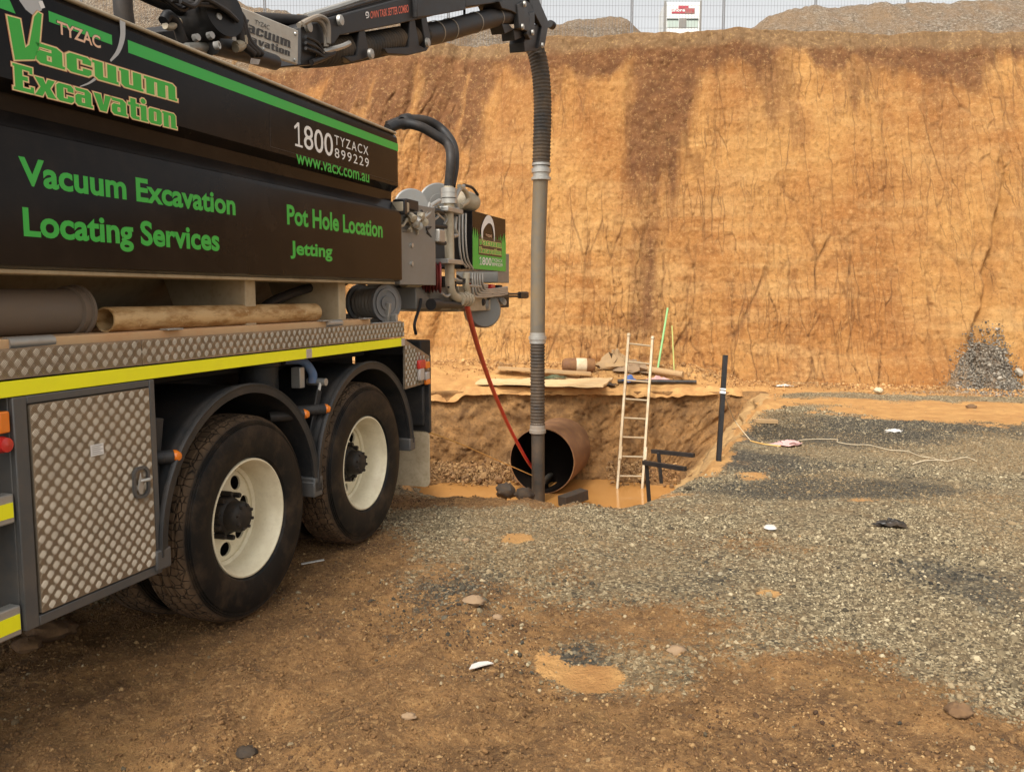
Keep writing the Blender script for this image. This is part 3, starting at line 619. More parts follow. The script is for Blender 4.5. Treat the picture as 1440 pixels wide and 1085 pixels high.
# ------------------------------------------------------------------ lettering
def text_mesh(txt, bold=0.0, shear=0.0, space=1.0):
    cu = bpy.data.curves.new('lettering', 'FONT'); cu.body = txt; cu.offset = bold; cu.shear = shear; cu.space_character = space; cu.resolution_u = 4
    o = bpy.data.objects.new('lettering', cu); col.objects.link(o)
    dg = bpy.context.evaluated_depsgraph_get(); me = bpy.data.meshes.new_from_object(o.evaluated_get(dg))
    v = np.array([p.co[:] for p in me.vertices]); f = [tuple(p.vertices) for p in me.polygons]
    bpy.data.objects.remove(o); bpy.data.curves.remove(cu); bpy.data.meshes.remove(me)
    return v, f
def put_text(txt, box, y, mat, parent, bold=0.0, shear=0.0, space=1.0, capref=None, frame=None, name='lettering'):
    v, f = text_mesh(txt, bold, shear, space); x0, x1 = v[:, 0].min(), v[:, 0].max()
    if capref: c, _ = text_mesh(capref, bold); b0, b1 = c[:, 1].min(), c[:, 1].max()
    else: b0, b1 = v[:, 1].min(), v[:, 1].max()
    s0, s1, z0, z1 = box
    X = s0 + (v[:, 0] - x0) / (x1 - x0) * (s1 - s0); Z = z0 + (v[:, 1] - b0) / (b1 - b0) * (z1 - z0)
    V = [(a, y, b) for a, b in zip(X, Z)]
    if frame: V = [frame(a, y, b) for a, _, b in V]
    return mesh_obj(name, V, f, mat, parent, smooth=0)
GL = {  # blocky slab letters of the emblem: (advance, outlines)
 'a': (1.08, [[(-.02, 1), (.72, 1), (.92, .84), (.92, .14), (1, .14), (1, 0), (.14, 0), (0, .14), (0, .52), (.14, .66), (.54, .66), (.54, .82), (.06, .82)], [(.36, .2), (.54, .2), (.54, .48), (.36, .48)]]),
 'c': (1.03, [[(.14, 1), (.80, 1), (.94, .86), (.94, .62), (.60, .62), (.60, .80), (.38, .80), (.38, .2), (.60, .2), (.60, .36), (.94, .36), (.94, .14), (.80, 0), (.14, 0), (0, .14), (0, .86)]]),
 'u': (1.10, [[(-.04, 1), (.38, 1), (.38, .2), (.56, .2), (.56, 1), (.94, 1), (.94, .14), (1.02, .14), (1.02, 0), (.18, 0), (.04, .14), (.04, .86), (-.04, .86)]]),
 'm': (1.60, [[(-.04, 1), (1.34, 1), (1.48, .86), (1.48, .14), (1.56, .14), (1.56, 0), (1.12, 0), (1.12, .8), (.98, .8), (.98, 0), (.58, 0), (.58, .8), (.44, .8), (.44, 0), (.06, 0), (.06, .86), (-.04, .86)]]),
 'n': (1.10, [[(-.04, 1), (.82, 1), (.95, .86), (.95, .14), (1.03, .14), (1.03, 0), (.58, 0), (.58, .8), (.42, .8), (.42, 0), (.04, 0), (.04, .86), (-.04, .86)]]),
 'E': (1.05, [[(-.02, 1.4), (.95, 1.4), (.95, 1.04), (.80, 1.04), (.80, 1.18), (.44, 1.18), (.44, .82), (.70, .82), (.70, .60), (.44, .60), (.44, .2), (.82, .2), (.82, .34), (.98, .34), (.98, 0), (-.02, 0), (-.02, .14), (.06, .14), (.06, 1.26), (-.02, 1.26)]]),
 'x': (1.12, [[(0, 1), (.44, 1), (.56, .70), (.68, 1), (1.05, 1), (.78, .52), (1.10, 0), (.64, 0), (.51, .32), (.36, 0), (-.02, 0), (.28, .5)]]),
 'v': (1.08, [[(0, 1), (.42, 1), (.56, .38), (.70, 1), (1.05, 1), (.74, 0), (.36, 0)]]),
 't': (.80, [[(.14, 1.28), (.5, 1.28), (.5, 1), (.72, 1), (.72, .82), (.5, .82), (.5, .2), (.72, .2), (.72, 0), (.26, 0), (.14, .12), (.14, .82), (-.02, .82), (-.02, 1), (.14, 1)]]),
 'i': (.56, [[(-.04, 1), (.42, 1), (.42, .14), (.5, .14), (.5, 0), (.02, 0), (.02, .86), (-.04, .86)], 'new', [(.22 + .18 * math.cos(k * math.pi / 4 + .4), 1.28 + .18 * math.sin(k * math.pi / 4 + .4)) for k in range(8)]]),
 'o': (1.03, [[(.14, 0), (.80, 0), (.94, .14), (.94, .86), (.80, 1), (.14, 1), (0, .86), (0, .14)], [(.38, .2), (.56, .2), (.56, .8), (.38, .8)]]),
 'V': (1.15, [[(0, 1.42), (.40, 1.46), (.52, .45), (.66, .62), (.88, 1.75), (1.02, 1.98), (1.14, 1.95), (.98, .62), (.80, .12), (.16, -.12)]]),
}
def off_poly(P, d):
    n = len(P); A = sum(P[i][0] * P[(i + 1) % n][1] - P[(i + 1) % n][0] * P[i][1] for i in range(n)); sg = 1 if A > 0 else -1; out = []
    for i in range(n):
        a, b, c = Vector(P[i - 1]), Vector(P[i]), Vector(P[(i + 1) % n]); e1 = (b - a).normalized(); e2 = (c - b).normalized()
        n1 = Vector((e1.y, -e1.x)) * sg; n2 = Vector((e2.y, -e2.x)) * sg; m = n1 + n2
        m = m / max(m.dot(n1), .45) if m.length > 1e-6 else n1
        out.append((b.x + m.x * d, b.y + m.y * d))
    return out
def emblem(word, box, y, mat, parent, grow=0.0, lift=0.0, frame=None, taper=None, first=0):
    tot = sum(GL[c][0] for c in word) - .06; s0, s1, z0, z1 = box; kx = (s1 - s0) / tot; kz = z1 - z0; mb = MB(); x = 0
    for ch in word:
        adv, outs = GL[ch]; groups = [[]]
        for q in outs:
            if q == 'new': groups.append([])
            else: groups[-1].append(q)
        for gp in groups:
            loops = [off_poly(q, grow if i == 0 else -grow) for i, q in enumerate(gp)]
            flat = [p for lp in loops for p in lp]; tri = tessellate_polygon([[Vector((p[0], p[1], 0)) for p in lp] for lp in loops])
            vs = []
            for a, b in flat:
                S = s0 + (x + a) * kx; Zz = z0 + b * kz
                if taper: Zz = taper(S, Zz)
                vs.append((S, y - lift, Zz) if not frame else frame(S, y - lift, Zz))
            fs = []
            for t in tri:
                p, q, r = [flat[i] for i in t]
                ccw = (q[0] - p[0]) * (r[1] - p[1]) - (q[1] - p[1]) * (r[0] - p[0]) > 0
                fs.append(tuple(t) if ccw else tuple(t)[::-1])
            mb.add(vs, fs)
        x += adv
    return mb.build('lettering', mat, parent, smooth=0)
def logo_word(word, box, y, parent, cols, grow=.10, frame=None, taper=None):
    emblem(word, box, y, cols[0], parent, grow * 1.45, 0, frame, taper)
    emblem(word, box, y, cols[1], parent, grow, .0006, frame, taper)
    emblem(word, box, y, cols[2], parent, 0.0, .0012, frame, taper)

# ------------------------------------------------------------------ the vacuum truck (x rearward, y inward, z up)
truck = empty('vacuum_truck', tuple(IN_ * W0), math.pi / 2 - AZ)
tag(truck, 'black vacuum excavation truck with green lettering and a rear suction boom', 'truck')
# --- tank cladding: one folded section swept along the body
S0, S1 = -1.2, 5.375
sec = [(.06, 2.715), (.02, 2.705), (0.004, 2.68), (0.0, 2.64), (.0, 2.36), (.05, 2.325), (.055, 2.265), (.012, 2.205), (-.012, 2.195), (-.02, 2.17), (-.02, 1.735), (0.01, 1.722), (.12, 1.722)]
sec2 = [(2.5 - y, z) for y, z in sec][::-1]
mb = MB(); ring = sec + sec2; n = len(ring)
stations = [(S0, 0), (S1 - .05, 0), (S1 - .012, .003), (S1, .016)]
for s_, ins in stations:
    for y, z in ring:
        cy = 1.25; k = 1 - ins / 1.25; mb.v.append((s_, cy + (y - cy) * k, 2.2 + (z - 2.2) * (1 - ins)))
for i in range(len(stations) - 1):
    for k in range(n):
        a = i * n + k; b = i * n + (k + 1) % n; mb.f.append((b, a, a + n, b + n))
mb.f.append(tuple(range((len(stations) - 1) * n, len(stations) * n))); mb.f.append(tuple(range(n))[::-1])
tank = mb.build('tank', 'black_panel', truck, 25)
def strip(x0, x1, za, zb, y, mat, name='stripe', sl=0.0):
    return MB().add([(x0, y, za), (x1, y, za), (x1 + sl, y, zb), (x0 + sl, y, zb)], [(0, 1, 2, 3)]).build(name, mat, tank, 0)
Y1, Y2 = -.0008, -.0208
mb = MB()
strip(-1.2, 2.36, 2.585, 2.64, Y1, 'green_vinyl', sl=-.03); strip(2.50, 2.80, 2.60, 2.637, Y1, 'green_vinyl'); strip(2.885, 5.362, 2.593, 2.642, Y1, 'green_vinyl')
MB().box((S0, .004, 2.704), (S1 - .02, .03, 2.720)).build('top_trim_highlight', 'machine_cream', tank, bevel=.006)  # pale trim that also paints the highlight along the tank's top edge
# emblem
logo_word('V', (2.325, 2.462, 2.440, 2.530), Y1 - .0006, tank, ('logo_red', 'logo_cream', 'logo_green'), .045)
logo_word('acuum', (2.435, 3.16, 2.445, 2.512), Y1 - .0006, tank, ('logo_red', 'logo_cream', 'logo_green'), .065, taper=lambda s, z: z + (s - 2.435) * .022)
logo_word('Excavation', (2.335, 3.155, 2.33, 2.392), Y1 - .0006, tank, ('logo_red', 'logo_cream', 'logo_green'), .06, taper=lambda s, z: z + (s - 2.335) * .015)
put_text('TYZAC', (2.532, 2.742, 2.567, 2.617), Y1 - .0005, 'black_vinyl', tank, .045)
put_text('TYZAC', (2.535, 2.739, 2.569, 2.615), Y1 - .001, 'logo_peach', tank, .02)
def ribbon(pts, wid, y, mat, frame=None, parent=None):
    P = [np.array([a, b]) for a, b in pts]; P3 = catmull([(p[0], p[1], 0) for p in P], 8); m = len(P3); vs = []; fs = []
    for i in range(m):
        d = P3[min(i + 1, m - 1)] - P3[max(i - 1, 0)]; d = d / np.linalg.norm(d); q = np.array([-d[1], d[0], 0]); t = i / (m - 1); wd = np.interp(t, np.linspace(0, 1, len(wid)), wid) / 2
        for sg in (-1, 1):
            e = P3[i] + q * wd * sg; vs.append((e[0], y, e[1]) if not frame else frame(e[0], y, e[1]))
    for i in range(m - 1): fs.append((2 * i, 2 * i + 1, 2 * i + 3, 2 * i + 2))
    return MB().add(vs, fs).build('hose_graphic', mat, parent or tank, 0)
px = lambda u, v: (tk(u, v)[0], tk(u, v)[2])
ribbon([px(172, 30), px(172, 52), px(166, 72), px(155, 86)], [.030, .026, .018, .008], Y1 - .0003, 'logo_silver')
ribbon([px(135, 110), px(125, 117), px(112, 122)], [.010, .007, .003], Y1 - .0003, 'logo_silver')
ribbon([px(40, -6), px(47, 8), px(52, 18)], [.10, .085, .05], Y1 - .0003, 'logo_silver')
ribbon([px(56, 2), px(60, 12)], [.02, .02], Y1 - .0015, 'white_vinyl')
# plain lettering, kept at the heights read off the panel
GB = dict(bold=.03)
put_text('Vacuum Excavation', (2.318, 3.522, 2.007, 2.103), Y2, 'green_vinyl', tank, capref='V', **GB)
put_text('Locating Services', (2.322, 3.392, 1.833, 1.932), Y2, 'green_vinyl', tank, capref='L', **GB)
put_text('Pot Hole Location', (3.962, 5.072, 2.000, 2.104), Y2, 'green_vinyl', tank, capref='P', **GB)
put_text('Jetting', (3.985, 4.423, 1.822, 1.918), Y2, 'green_vinyl', tank, capref='J', **GB)
ONE = [(0, .78), (.34, 1), (.48, 1), (.48, .09), (.74, .09), (.74, 0), (.06, 0), (.06, .09), (.34, .09), (.34, .84), (.05, .68)]
def one(x0, x1, z0, z1, y, mat, parent):
    tri = tessellate_polygon([[Vector((a, b, 0)) for a, b in ONE]]); return MB().add([(x0 + a / .74 * (x1 - x0), y, z0 + b * (z1 - z0)) for a, b in ONE], [tuple(t) for t in tri]).build('lettering', mat, parent, 0)
one(4.085, 4.165, 2.425, 2.553, Y1, 'white_vinyl', tank)
put_text('800', (4.180, 4.492, 2.425, 2.553), Y1, 'white_vinyl', tank, bold=.004)
put_text('TYZACX', (4.512, 4.930, 2.500, 2.555), Y1, 'white_vinyl', tank, bold=.0, space=1.25)
put_text('899229', (4.512, 4.935, 2.427, 2.482), Y1, 'white_vinyl', tank, bold=.0, space=1.25)
put_text('www.vacx.com.au', (4.098, 4.936, 2.333, 2.383), Y1, 'green_vinyl', tank, bold=.012, capref='w')
MB().box((3.86, -.0012, 2.385), (3.862, -.0002, 2.58)).box((3.86, -.0012, 2.383), (5.36, -.0002, 2.385)).build('panel_seam', 'black_vinyl', tank, 0)
# --- barrel below the cladding, saddles
MB().lathe([(.001, -1.2), (.84, -1.2), (.84, 5.1), (.78, 5.2), (.001, 5.25)], (0, 1.25, 2.27), 'x', 40, math.pi, 2 * math.pi).build('barrel', 'beige_paint', truck)
for s_ in (.3, 2.0, 3.75, 4.7):
    MB().prismx([(.10, 1.44), (.5, 1.44), (.62, 1.75), (.10, 1.73)], s_, s_ + .09).build('saddle', 'beige_paint', truck, bevel=.006)
MB().box((-1.2, .02, 1.705), (5.33, .30, 1.721)).build('cladding_flange', 'beige_paint', truck, bevel=.003)
MB().tube(catmull([(4.05, .28, 1.47), (4.25, .3, 1.58), (4.6, .3, 1.66), (4.95, .32, 1.7)]), .028, 10).build('cable', 'hose_black', truck)
MB().tube([(4.65, .42, 1.50), (5.5, .5, 1.74)], .04, 12).tube([(4.5, .42, 1.46), (5.0, .45, 1.60)], .055, 12).build('tipping_ram', 'black_metal', truck)
for s_, z_ in ((3.95, 1.52), (3.6, 1.5)):
    MB().tube(catmull([(s_, .34, 1.49), (s_ + .06, .30, z_ + .05), (s_ + .16, .33, z_ + .03), (s_ + .22, .36, 1.48)]), .022, 8).build('cable', 'hose_black', truck)
# --- deck
MB().box((-1.2, .012, 1.345), (5.415, 2.488, 1.437)).build('deck', 'frame_grey', truck, bevel=.004)
MB().box((-1.2, .03, 1.437), (4.98, .56, 1.478)).build('deck_board', 'deck_timber', truck, bevel=.004)
MB().box((4.98, .012, 1.437), (5.41, .04, 1.452)).box((5.38, .04, 1.437), (5.41, .6, 1.50)).box((4.99, .56, 1.437), (5.41, .59, 1.50)).build('tray_lip', 'galvanised', truck, bevel=.003)
def treads(mb, x0, x1, z0, z1, y, cell=.034, h=.0022, inside=None):
    nx = int((x1 - x0) / cell); nz = max(1, int((z1 - z0) / cell)); cx_ = (x1 - x0) / nx; cz_ = (z1 - z0) / nz
    for i in range(nx):
        for j in range(nz):
            X, Z = x0 + (i + .5) * cx_, z0 + (j + .5) * cz_
            if inside and not inside(X, Z): continue
            sg = 1 if (i + j) % 2 else -1; d = Vector((.7071, .7071 * sg)); q = Vector((-d.y, d.x))
            for k in (-1.5, -.5, .5, 1.5):
                L_ = cell * (.56 - .06 * abs(k)); wd = cell * .052; c = Vector((X, Z)) + q * (k * cell * .22)
                P = [c - d * L_ - q * wd, c + d * L_ - q * wd, c + d * L_ + q * wd, c - d * L_ + q * wd]; R1 = c - d * L_ * .9; R2 = c + d * L_ * .9
                mb.add([(p.x, y, p.y) for p in P] + [(R1.x, y - h, R1.y), (R2.x, y - h, R2.y)], [(0, 1, 5, 4), (1, 2, 5), (2, 3, 4, 5), (3, 0, 4)])
    return mb
def plate_bars(o, n0):
    o.data.materials.append(M['tread_bar']); ix = np.ones(len(o.data.polygons), np.int32); ix[:n0] = 0; o.data.polygons.foreach_set('material_index', ix)
for a, b in ((1.2, 2.878), (2.882, 5.412)):
    mb = MB().box((a, -.004, 1.343), (b, .010, 1.447)); treads(mb, max(a, 2.0), b, 1.349, 1.443, -.0042, .0262); plate_bars(mb.build('tread_edging', 'tread_plate', truck, 30), 6)
MB().box((-1.2, -.006, 1.281), (5.412, .02, 1.336)).build('reflective_strip', 'yellow_tape', truck, bevel=.002)
for s_ in (4.14, 5.36):
    MB().box((s_, -.0085, 1.283), (s_ + .055, -.0063, 1.334)).build('compliance_sticker', 'clear_lens', truck, 0)
for s_ in (3.05, 4.35, 4.85):
    MB().box((s_, .0, 1.478), (s_ + .10, .05, 1.486)).build('latch', 'galvanised', truck, bevel=.003)
for s_ in (2.28, 4.42):
    MB().tube([(s_, .045 + .0, 1.462), (s_ + .20, .05, 1.462)], .024, 10).build('duct_tape_roll', 'galvanised', truck)
# --- chassis
MB().box((-1.5, .62, .72), (5.7, .72, 1.02)).box((-1.5, 1.78, .72), (5.7, 1.88, 1.02)).build('chassis_rail', 'chassis_black', truck, bevel=.01)
MB().box((-1.2, .5, 1.02), (5.6, 2.0, 1.34)).build('subframe', 'chassis_black', truck, bevel=.01)
MB().box((3.1, .35, 1.20), (5.5, .45, 1.33)).build('guard_stay', 'chassis_black', truck, bevel=.01)
for s_ in (3.62, 4.86): MB().tube([(s_, .2, .52), (s_, 2.3, .52)], .09, 14).lathe([(.001, -.2), (.2, -.14), (.22, 0), (.2, .14), (.001, .2)], (s_, 1.25, .52), 'y', 20).build('axle', 'chassis_black', truck)
MB().cyl((4.13, .30, 1.02), (4.13, .30, 1.24), .11, 20).cyl((4.13, .30, 1.23), (4.13, .30, 1.27), .125, 20).build('air_tank', 'guard_plastic', truck, bevel=.004)
MB().box((4.24, .10, 1.10), (4.29, .16, 1.22)).build('valve', 'galvanised', truck, bevel=.004)
MB().tube(catmull([(4.24, .20, 1.26), (4.33, .14, 1.25), (4.37, .10, 1.18), (4.37, .10, 1.12)]), .026, 10).build('pipe_elbow', 'blue_mark', truck)
MB().cyl((4.39, .02, 1.125), (4.39, .14, 1.125), .022, 12).build('pivot_boss', 'galvanised', truck)
MB().tube([(4.375, .05, 1.12), (4.335, .06, .97)], .009, 8).build('white_lever', 'white_plastic', truck)
# --- wheels
def torus_prof():
    P = [(.298, .03), (.315, .008), (.345, .0), (.40, -.006), (.445, -.002), (.468, .004), (.470, .010), (.478, .008), (.480, .014), (.488, .013), (.490, .019), (.500, .022), (.512, .036), (.5165, .048), (.510, .053), (.510, .060), (.518, .064)]
    P += [(.520, .10), (.5205, .104), (.510, .107), (.510, .118), (.5205, .121), (.521, .138)]
    return P + [(r, .276 - y) for r, y in P[::-1]]
def add_tread(o):
    me = o.data; at = me.attributes.new('tread', 'FLOAT', 'POINT'); v = np.array([p.co[:] for p in me.vertices]); r = np.hypot(v[:, 0], v[:, 2]); at.data.foreach_set('value', sst(.485, .512, r).astype(np.float32))
def disc_holes(r0, r1, y, th, nh, rh, rc, seg=72):
    outer = [(r1 * math.cos(2 * math.pi * k / seg), r1 * math.sin(2 * math.pi * k / seg)) for k in range(seg)]
    holes = []
    for h in range(nh):
        a = 2 * math.pi * (h + .5) / nh
        holes.append([(rc * math.cos(a) + rh * (1.0 * math.cos(b) * math.cos(a) - 1.25 * math.sin(b) * math.sin(a)), rc * math.sin(a) + rh * (1.0 * math.cos(b) * math.sin(a) + 1.25 * math.sin(b) * math.cos(a))) for b in [2 * math.pi * k / 18 for k in range(18)]])
    loops = [outer] + holes; flat = [p for l in loops for p in l]; tri = tessellate_polygon([[Vector((p[0], p[1], 0)) for p in l] for l in loops]); n = len(flat)
    mb = MB(); fs = []
    for t in tri:
        p, q, r = [flat[i] for i in t]; ccw = (q[0] - p[0]) * (r[1] - p[1]) - (q[1] - p[1]) * (r[0] - p[0]) > 0; t = tuple(t) if ccw else tuple(t)[::-1]
        fs.append(t); fs.append(tuple(i + n for i in t)[::-1])
    i0 = 0
    for l in loops:
        m = len(l)
        for k in range(m): fs.append((i0 + k, i0 + (k + 1) % m, i0 + (k + 1) % m + n, i0 + k + n))
        i0 += m
    return mb.add([(a, y, b) for a, b in flat] + [(a, y + th, b) for a, b in flat], fs)
def make_wheel():
    wh = empty('wheel', parent=truck)
    t = MB().lathe(torus_prof(), (0, 0, 0), 'y', 96).build('tyre', 'rubber', wh, 30); add_tread(t)
    t2 = MB().lathe([(r, y + .33) for r, y in torus_prof()], (0, 0, 0), 'y', 64).build('tyre', 'rubber', wh, 30); add_tread(t2)
    MB().lathe([(.300, .040), (.303, .026), (.300, .016), (.292, .014), (.286, .024), (.282, .040), (.276, .060), (.268, .075), (.262, .12), (.258, .165), (.240, .172), (.240, .197)], (0, 0, 0), 'y', 72).build('rim', 'rim_cream', wh, 40)
    d = disc_holes(.02, .2399, .1845, .012, 8, .036, .186, 72); d.build('wheel_disc', 'rim_cream', wh, 30)
    MB().lathe([(.250, .199), (.262, .30), (.262, .62), (.30, .62)], (0, 0, 0), 'y', 48).build('inner_rim', 'hub_black', wh, 40)
    mb = MB().lathe([(.0005, .045), (.055, .045), (.070, .055), (.078, .075), (.080, .12), (.092, .13), (.098, .145), (.10, .186)], (0, 0, 0), 'y', 40)
    for k in range(10):
        a = 2 * math.pi * k / 10; mb.lathe([(.0005, .118), (.012, .118), (.014, .128), (.014, .188)], (.113 * math.cos(a), 0, .113 * math.sin(a)), 'y', 8)
    for k in range(8):
        a = 2 * math.pi * k / 8; mb.lathe([(.0005, .038), (.009, .040), (.011, .06)], (.060 * math.cos(a), 0, .060 * math.sin(a)), 'y', 6)
    mb.build('hub', 'hub_black', wh, 35)
    return wh
wheel = make_wheel(); wheel.location = (3.61, .0, .512); wheel.rotation_euler = (0, .3, 0)
def copy_tree(o, parent=None):
    c = o.copy(); col.objects.link(c); c.parent = parent
    for ch in list(o.children): copy_tree(ch, c)
    return c
w2 = copy_tree(wheel, truck); w2.location = (4.86, .0, .556); w2.rotation_euler = (0, 1.1, 0)
for s_, z_ in ((3.61, .512), (4.86, .556)):
    w3 = copy_tree(wheel, truck); w3.location = (s_, 2.5, z_); w3.rotation_euler = (0, .6, math.pi)
# --- mudguards
def guard(cs, cz, r, a0, a1):
    prof = [(0, -.045), (.012, -.050), (.018, -.040), (.018, -.028), (.006, -.022), (.004, -.012), (.012, .0), (.010, .03), (.0, .05), (.0, .58), (-.012, .58), (-.012, .05), (-.016, -.02), (-.030, -.03), (-.030, -.042), (0, -.045)]
    mb = MB().lathe([(r + dr, y) for dr, y in prof], (cs, 0.02, cz), 'y', 40, a0, a1)
    o = mb.build('mudguard', 'guard_plastic', truck, 50)
    for a in (a0, a1):
        x = cs + r * math.cos(a); z = cz + r * math.sin(a)
        MB().box((x - .045, -.025, z - .055), (x + .045, .60, z + .035)).build('guard_bracket', 'frame_grey', o, bevel=.008)
    return o
gf = guard(3.57, .545, .635, -.0, math.pi + .05)
gr = guard(4.85, .555, .640, .05, math.pi - .02)
def marker(s_, z_, y=-.02, r=.028):
    MB().cyl((s_ - .12, .12, z_), (s_ - .005, .02, z_), .03, 14).cyl((s_ - .03, .045, z_), (s_ + .028, -.004, z_), .030, 16).build('marker_lamp_body', 'guard_plastic', truck, bevel=.004)
    MB().lathe([(.0005, -.028), (.018, -.024), (.026, -.010), (.028, .006)], (s_ + .035, -.005, z_), 'y', 18).build('marker_lamp_lens', 'orange_lens', truck)
marker(3.015, .93)
marker(4.30, .975)
marker(4.07, .975)
MB().bar((3.02, .045, 1.10), (2.955, .04, .76), .05, .012, up=(0, 1, 0)).build('guard_strap', 'guard_plastic', truck, bevel=.004)
MB().bar((4.36, .05, 1.08), (4.25, .05, .80), .05, .012, up=(0, 1, 0)).build('guard_strap', 'guard_plastic', truck, bevel=.004)
# --- toolbox with tread-plate door
tb = MB().box((2.243, .012, .444), (2.936, .60, 1.28)).build('toolbox', 'frame_grey', truck, bevel=.004)
MB().box((2.243, -.012, .444), (2.300, .011, 1.278)).box((2.905, -.012, .444), (2.936, .011, 1.278)).box((2.301, -.012, .444), (2.904, .011, .482)).box((2.301, -.012, 1.25), (2.904, .011, 1.278)).build('door_frame', 'frame_grey', tb, bevel=.004)
mb = MB().box((2.308, -.016, .490), (2.897, .004, 1.246)); treads(mb, 2.312, 2.893, .494, 1.242, -.0162, .0268)
plate_bars(mb.build('door', 'tread_plate', tb, 30), 6)
def rrect(cx, cz, hx, hz, r, n=6):
    out = []
    for qx, qz, a in ((1, 1, 0), (-1, 1, 90), (-1, -1, 180), (1, -1, 270)):
        for k in range(n + 1):
            t = math.radians(a + 90 * k / n); out.append((cx + qx * (hx - r) + r * math.cos(t), cz + qz * (hz - r) + r * math.sin(t)))
    return out
def ringplate(cx, cz, hx, hz, r, ins, y0, y1):
    A = rrect(cx, cz, hx, hz, r); B = rrect(cx, cz, hx - ins, hz - ins, max(r - ins, .004)); n = len(A); mb = MB(); vs = [(x, y1, z) for x, z in A] + [(x, y0, z) for x, z in A] + [(x, y0, z) for x, z in B] + [(x, y1 + .01, z) for x, z in B]
    fs = [(l * n + i, l * n + (i + 1) % n, (l + 1) * n + (i + 1) % n, (l + 1) * n + i) for l in range(3) for i in range(n)]; fs.append(tuple(3 * n + i for i in range(n)))
    return mb.add(vs, fs)
ringplate(2.822, .862, .046, .066, .036, .012, -.028, -.016).build('handle_bezel', 'frame_grey', tb, 40)
MB().prism([(2.795, .84), (2.815, .905), (2.828, .84), (2.82, .815), (2.805, .815)], -.030, -.024).cyl((2.815, -.025, .868), (2.845, -.048, .872), .008, 8).build('handle_lever', 'galvanised', tb, bevel=.002)
MB().box((2.568, -.0195, 1.015), (2.632, -.0185, 1.058)).build('notice_sticker', 'white_vinyl', tb, 0)
for k in range(5): 
    MB().box((2.573, -.0202, 1.021 + k * .0075), (2.627 - .012 * (k % 2), -.0199, 1.0235 + k * .0075)).build('notice_print', 'machine_grey', tb, 0)
# --- side underrun rails ahead of the toolbox
for z0, z1 in ((.84, .945), (.437, .545)):
    o = MB().box((-.8, .0, z0), (2.236, .05, z1)).build('side_rail', 'galvanised', truck, bevel=.006)
    MB().box((-.8, -.003, z0 + .022), (2.228, -.0005, z1 - .03)).build('reflective_strip', 'yellow_tape', o, 0)
MB().box((-1.2, .35, .55), (2.0, .62, 1.25)).build('fuel_tank', 'chassis_black', truck, bevel=.03)
MB().box((2.19, -.01, 1.16), (2.232, .03, 1.235)).build('side_marker', 'orange_lens', truck, bevel=.006)
MB().lathe([(.0005, -.02), (.025, -.015), (.03, .01)], (2.21, 0.0, 1.12), 'y', 16).build('side_marker', 'red_lens', truck)
# --- tail: chamfered tread plate, lamps, rear panel, flap
poly = [(5.418, .975), (5.85, .985), (5.85, 1.18), (5.425, 1.325)]
mb = MB().prism(poly[::-1], -.002, .012); treads(mb, 5.43, 5.84, .99, 1.31, -.0022, .0268, inside=lambda x, z: z < 1.30 - (x - 5.425) * .34)
tp = mb.build('tail_plate', 'tread_plate', truck, 30); plate_bars(tp, 6)
for (u, v, mt, hx, hz) in ((589.5, 512, 'red_lens', .055, .032), (597, 513, 'orange_lens', .042, .026), (589, 526, 'clear_lens', .04, .045), (597, 528, 'clear_lens', .035, .03), (598, 536, 'orange_lens', .035, .022)):
    s_, _, z_ = tk(u, v); MB().box((s_ - hx, -.03, z_ - hz), (s_ + hx, -.003, z_ + hz)).build('tail_lamp', mt, tp, bevel=.008)
MB().box((5.845, .0, .60), (5.885, .62, 1.19)).build('rear_panel', 'guard_plastic', truck, bevel=.006)
MB().box((5.80, .03, .66), (5.844, .58, .96)).build('rear_panel_inset', 'guard_plastic', truck, bevel=.01)
fp = rrect(.29, .40, .285, .215, .04)
MB().prismx(fp, 5.845, 5.857).build('mud_flap', 'flap_rubber', truck, 30)
MB().box((5.70, .0, 1.19), (5.88, 2.45, 1.30)).build('rear_crossmember', 'chassis_black', truck, bevel=.008)
MB().tube(catmull([tk(585, 470, .1), tk(583, 455, .1), tk(590, 432, .1), tk(592, 420, .1)]), .012, 8).build('cable', 'hose_black', truck)

# --- coiled hose reel on the rear of the deck
def lathe_dir(prof, c, d, n=32):
    d = Vector(d).normalized(); q = d.to_track_quat('Z', 'Y'); mb = MB().lathe(prof, (0, 0, 0), 'z', n); mb.v = [tuple(q @ Vector(v) + Vector(c)) for v in mb.v]; return mb
rc = Vector(tk(543, 426, .10)); rd = (-.35, -.94, 0)
hr = empty('hose_reel', parent=truck)
prof = [(.001, .0), (.05, .012), (.05, 0), (.085, .004), (.085, .012), (.10, .012), (.10, .0), (.125, .0), (.132, .012), (.132, -.012), (.001, -.012)]
lathe_dir(prof, rc, rd, 40).build('reel_flange', 'reel_grey', hr)
lathe_dir(prof, rc - Vector(rd).normalized() * .26, rd, 40).build('reel_flange', 'reel_grey', hr)
pf = [(.03, -.25)]
for k in range(7): pf += [(.095 + .016 * math.sin(math.pi * j / 4), -.245 + (k + j / 4) * .033) for j in range(5)]
lathe_dir(pf + [(.03, -.012)], rc, rd, 32).build('coiled_hose', 'hose_grey', hr)
MB().bar(rc - Vector((0, 0, .14)), rc + Vector((0, -.02, .0)), .03, .03).build('reel_bracket', 'galvanised', hr, bevel=.004)

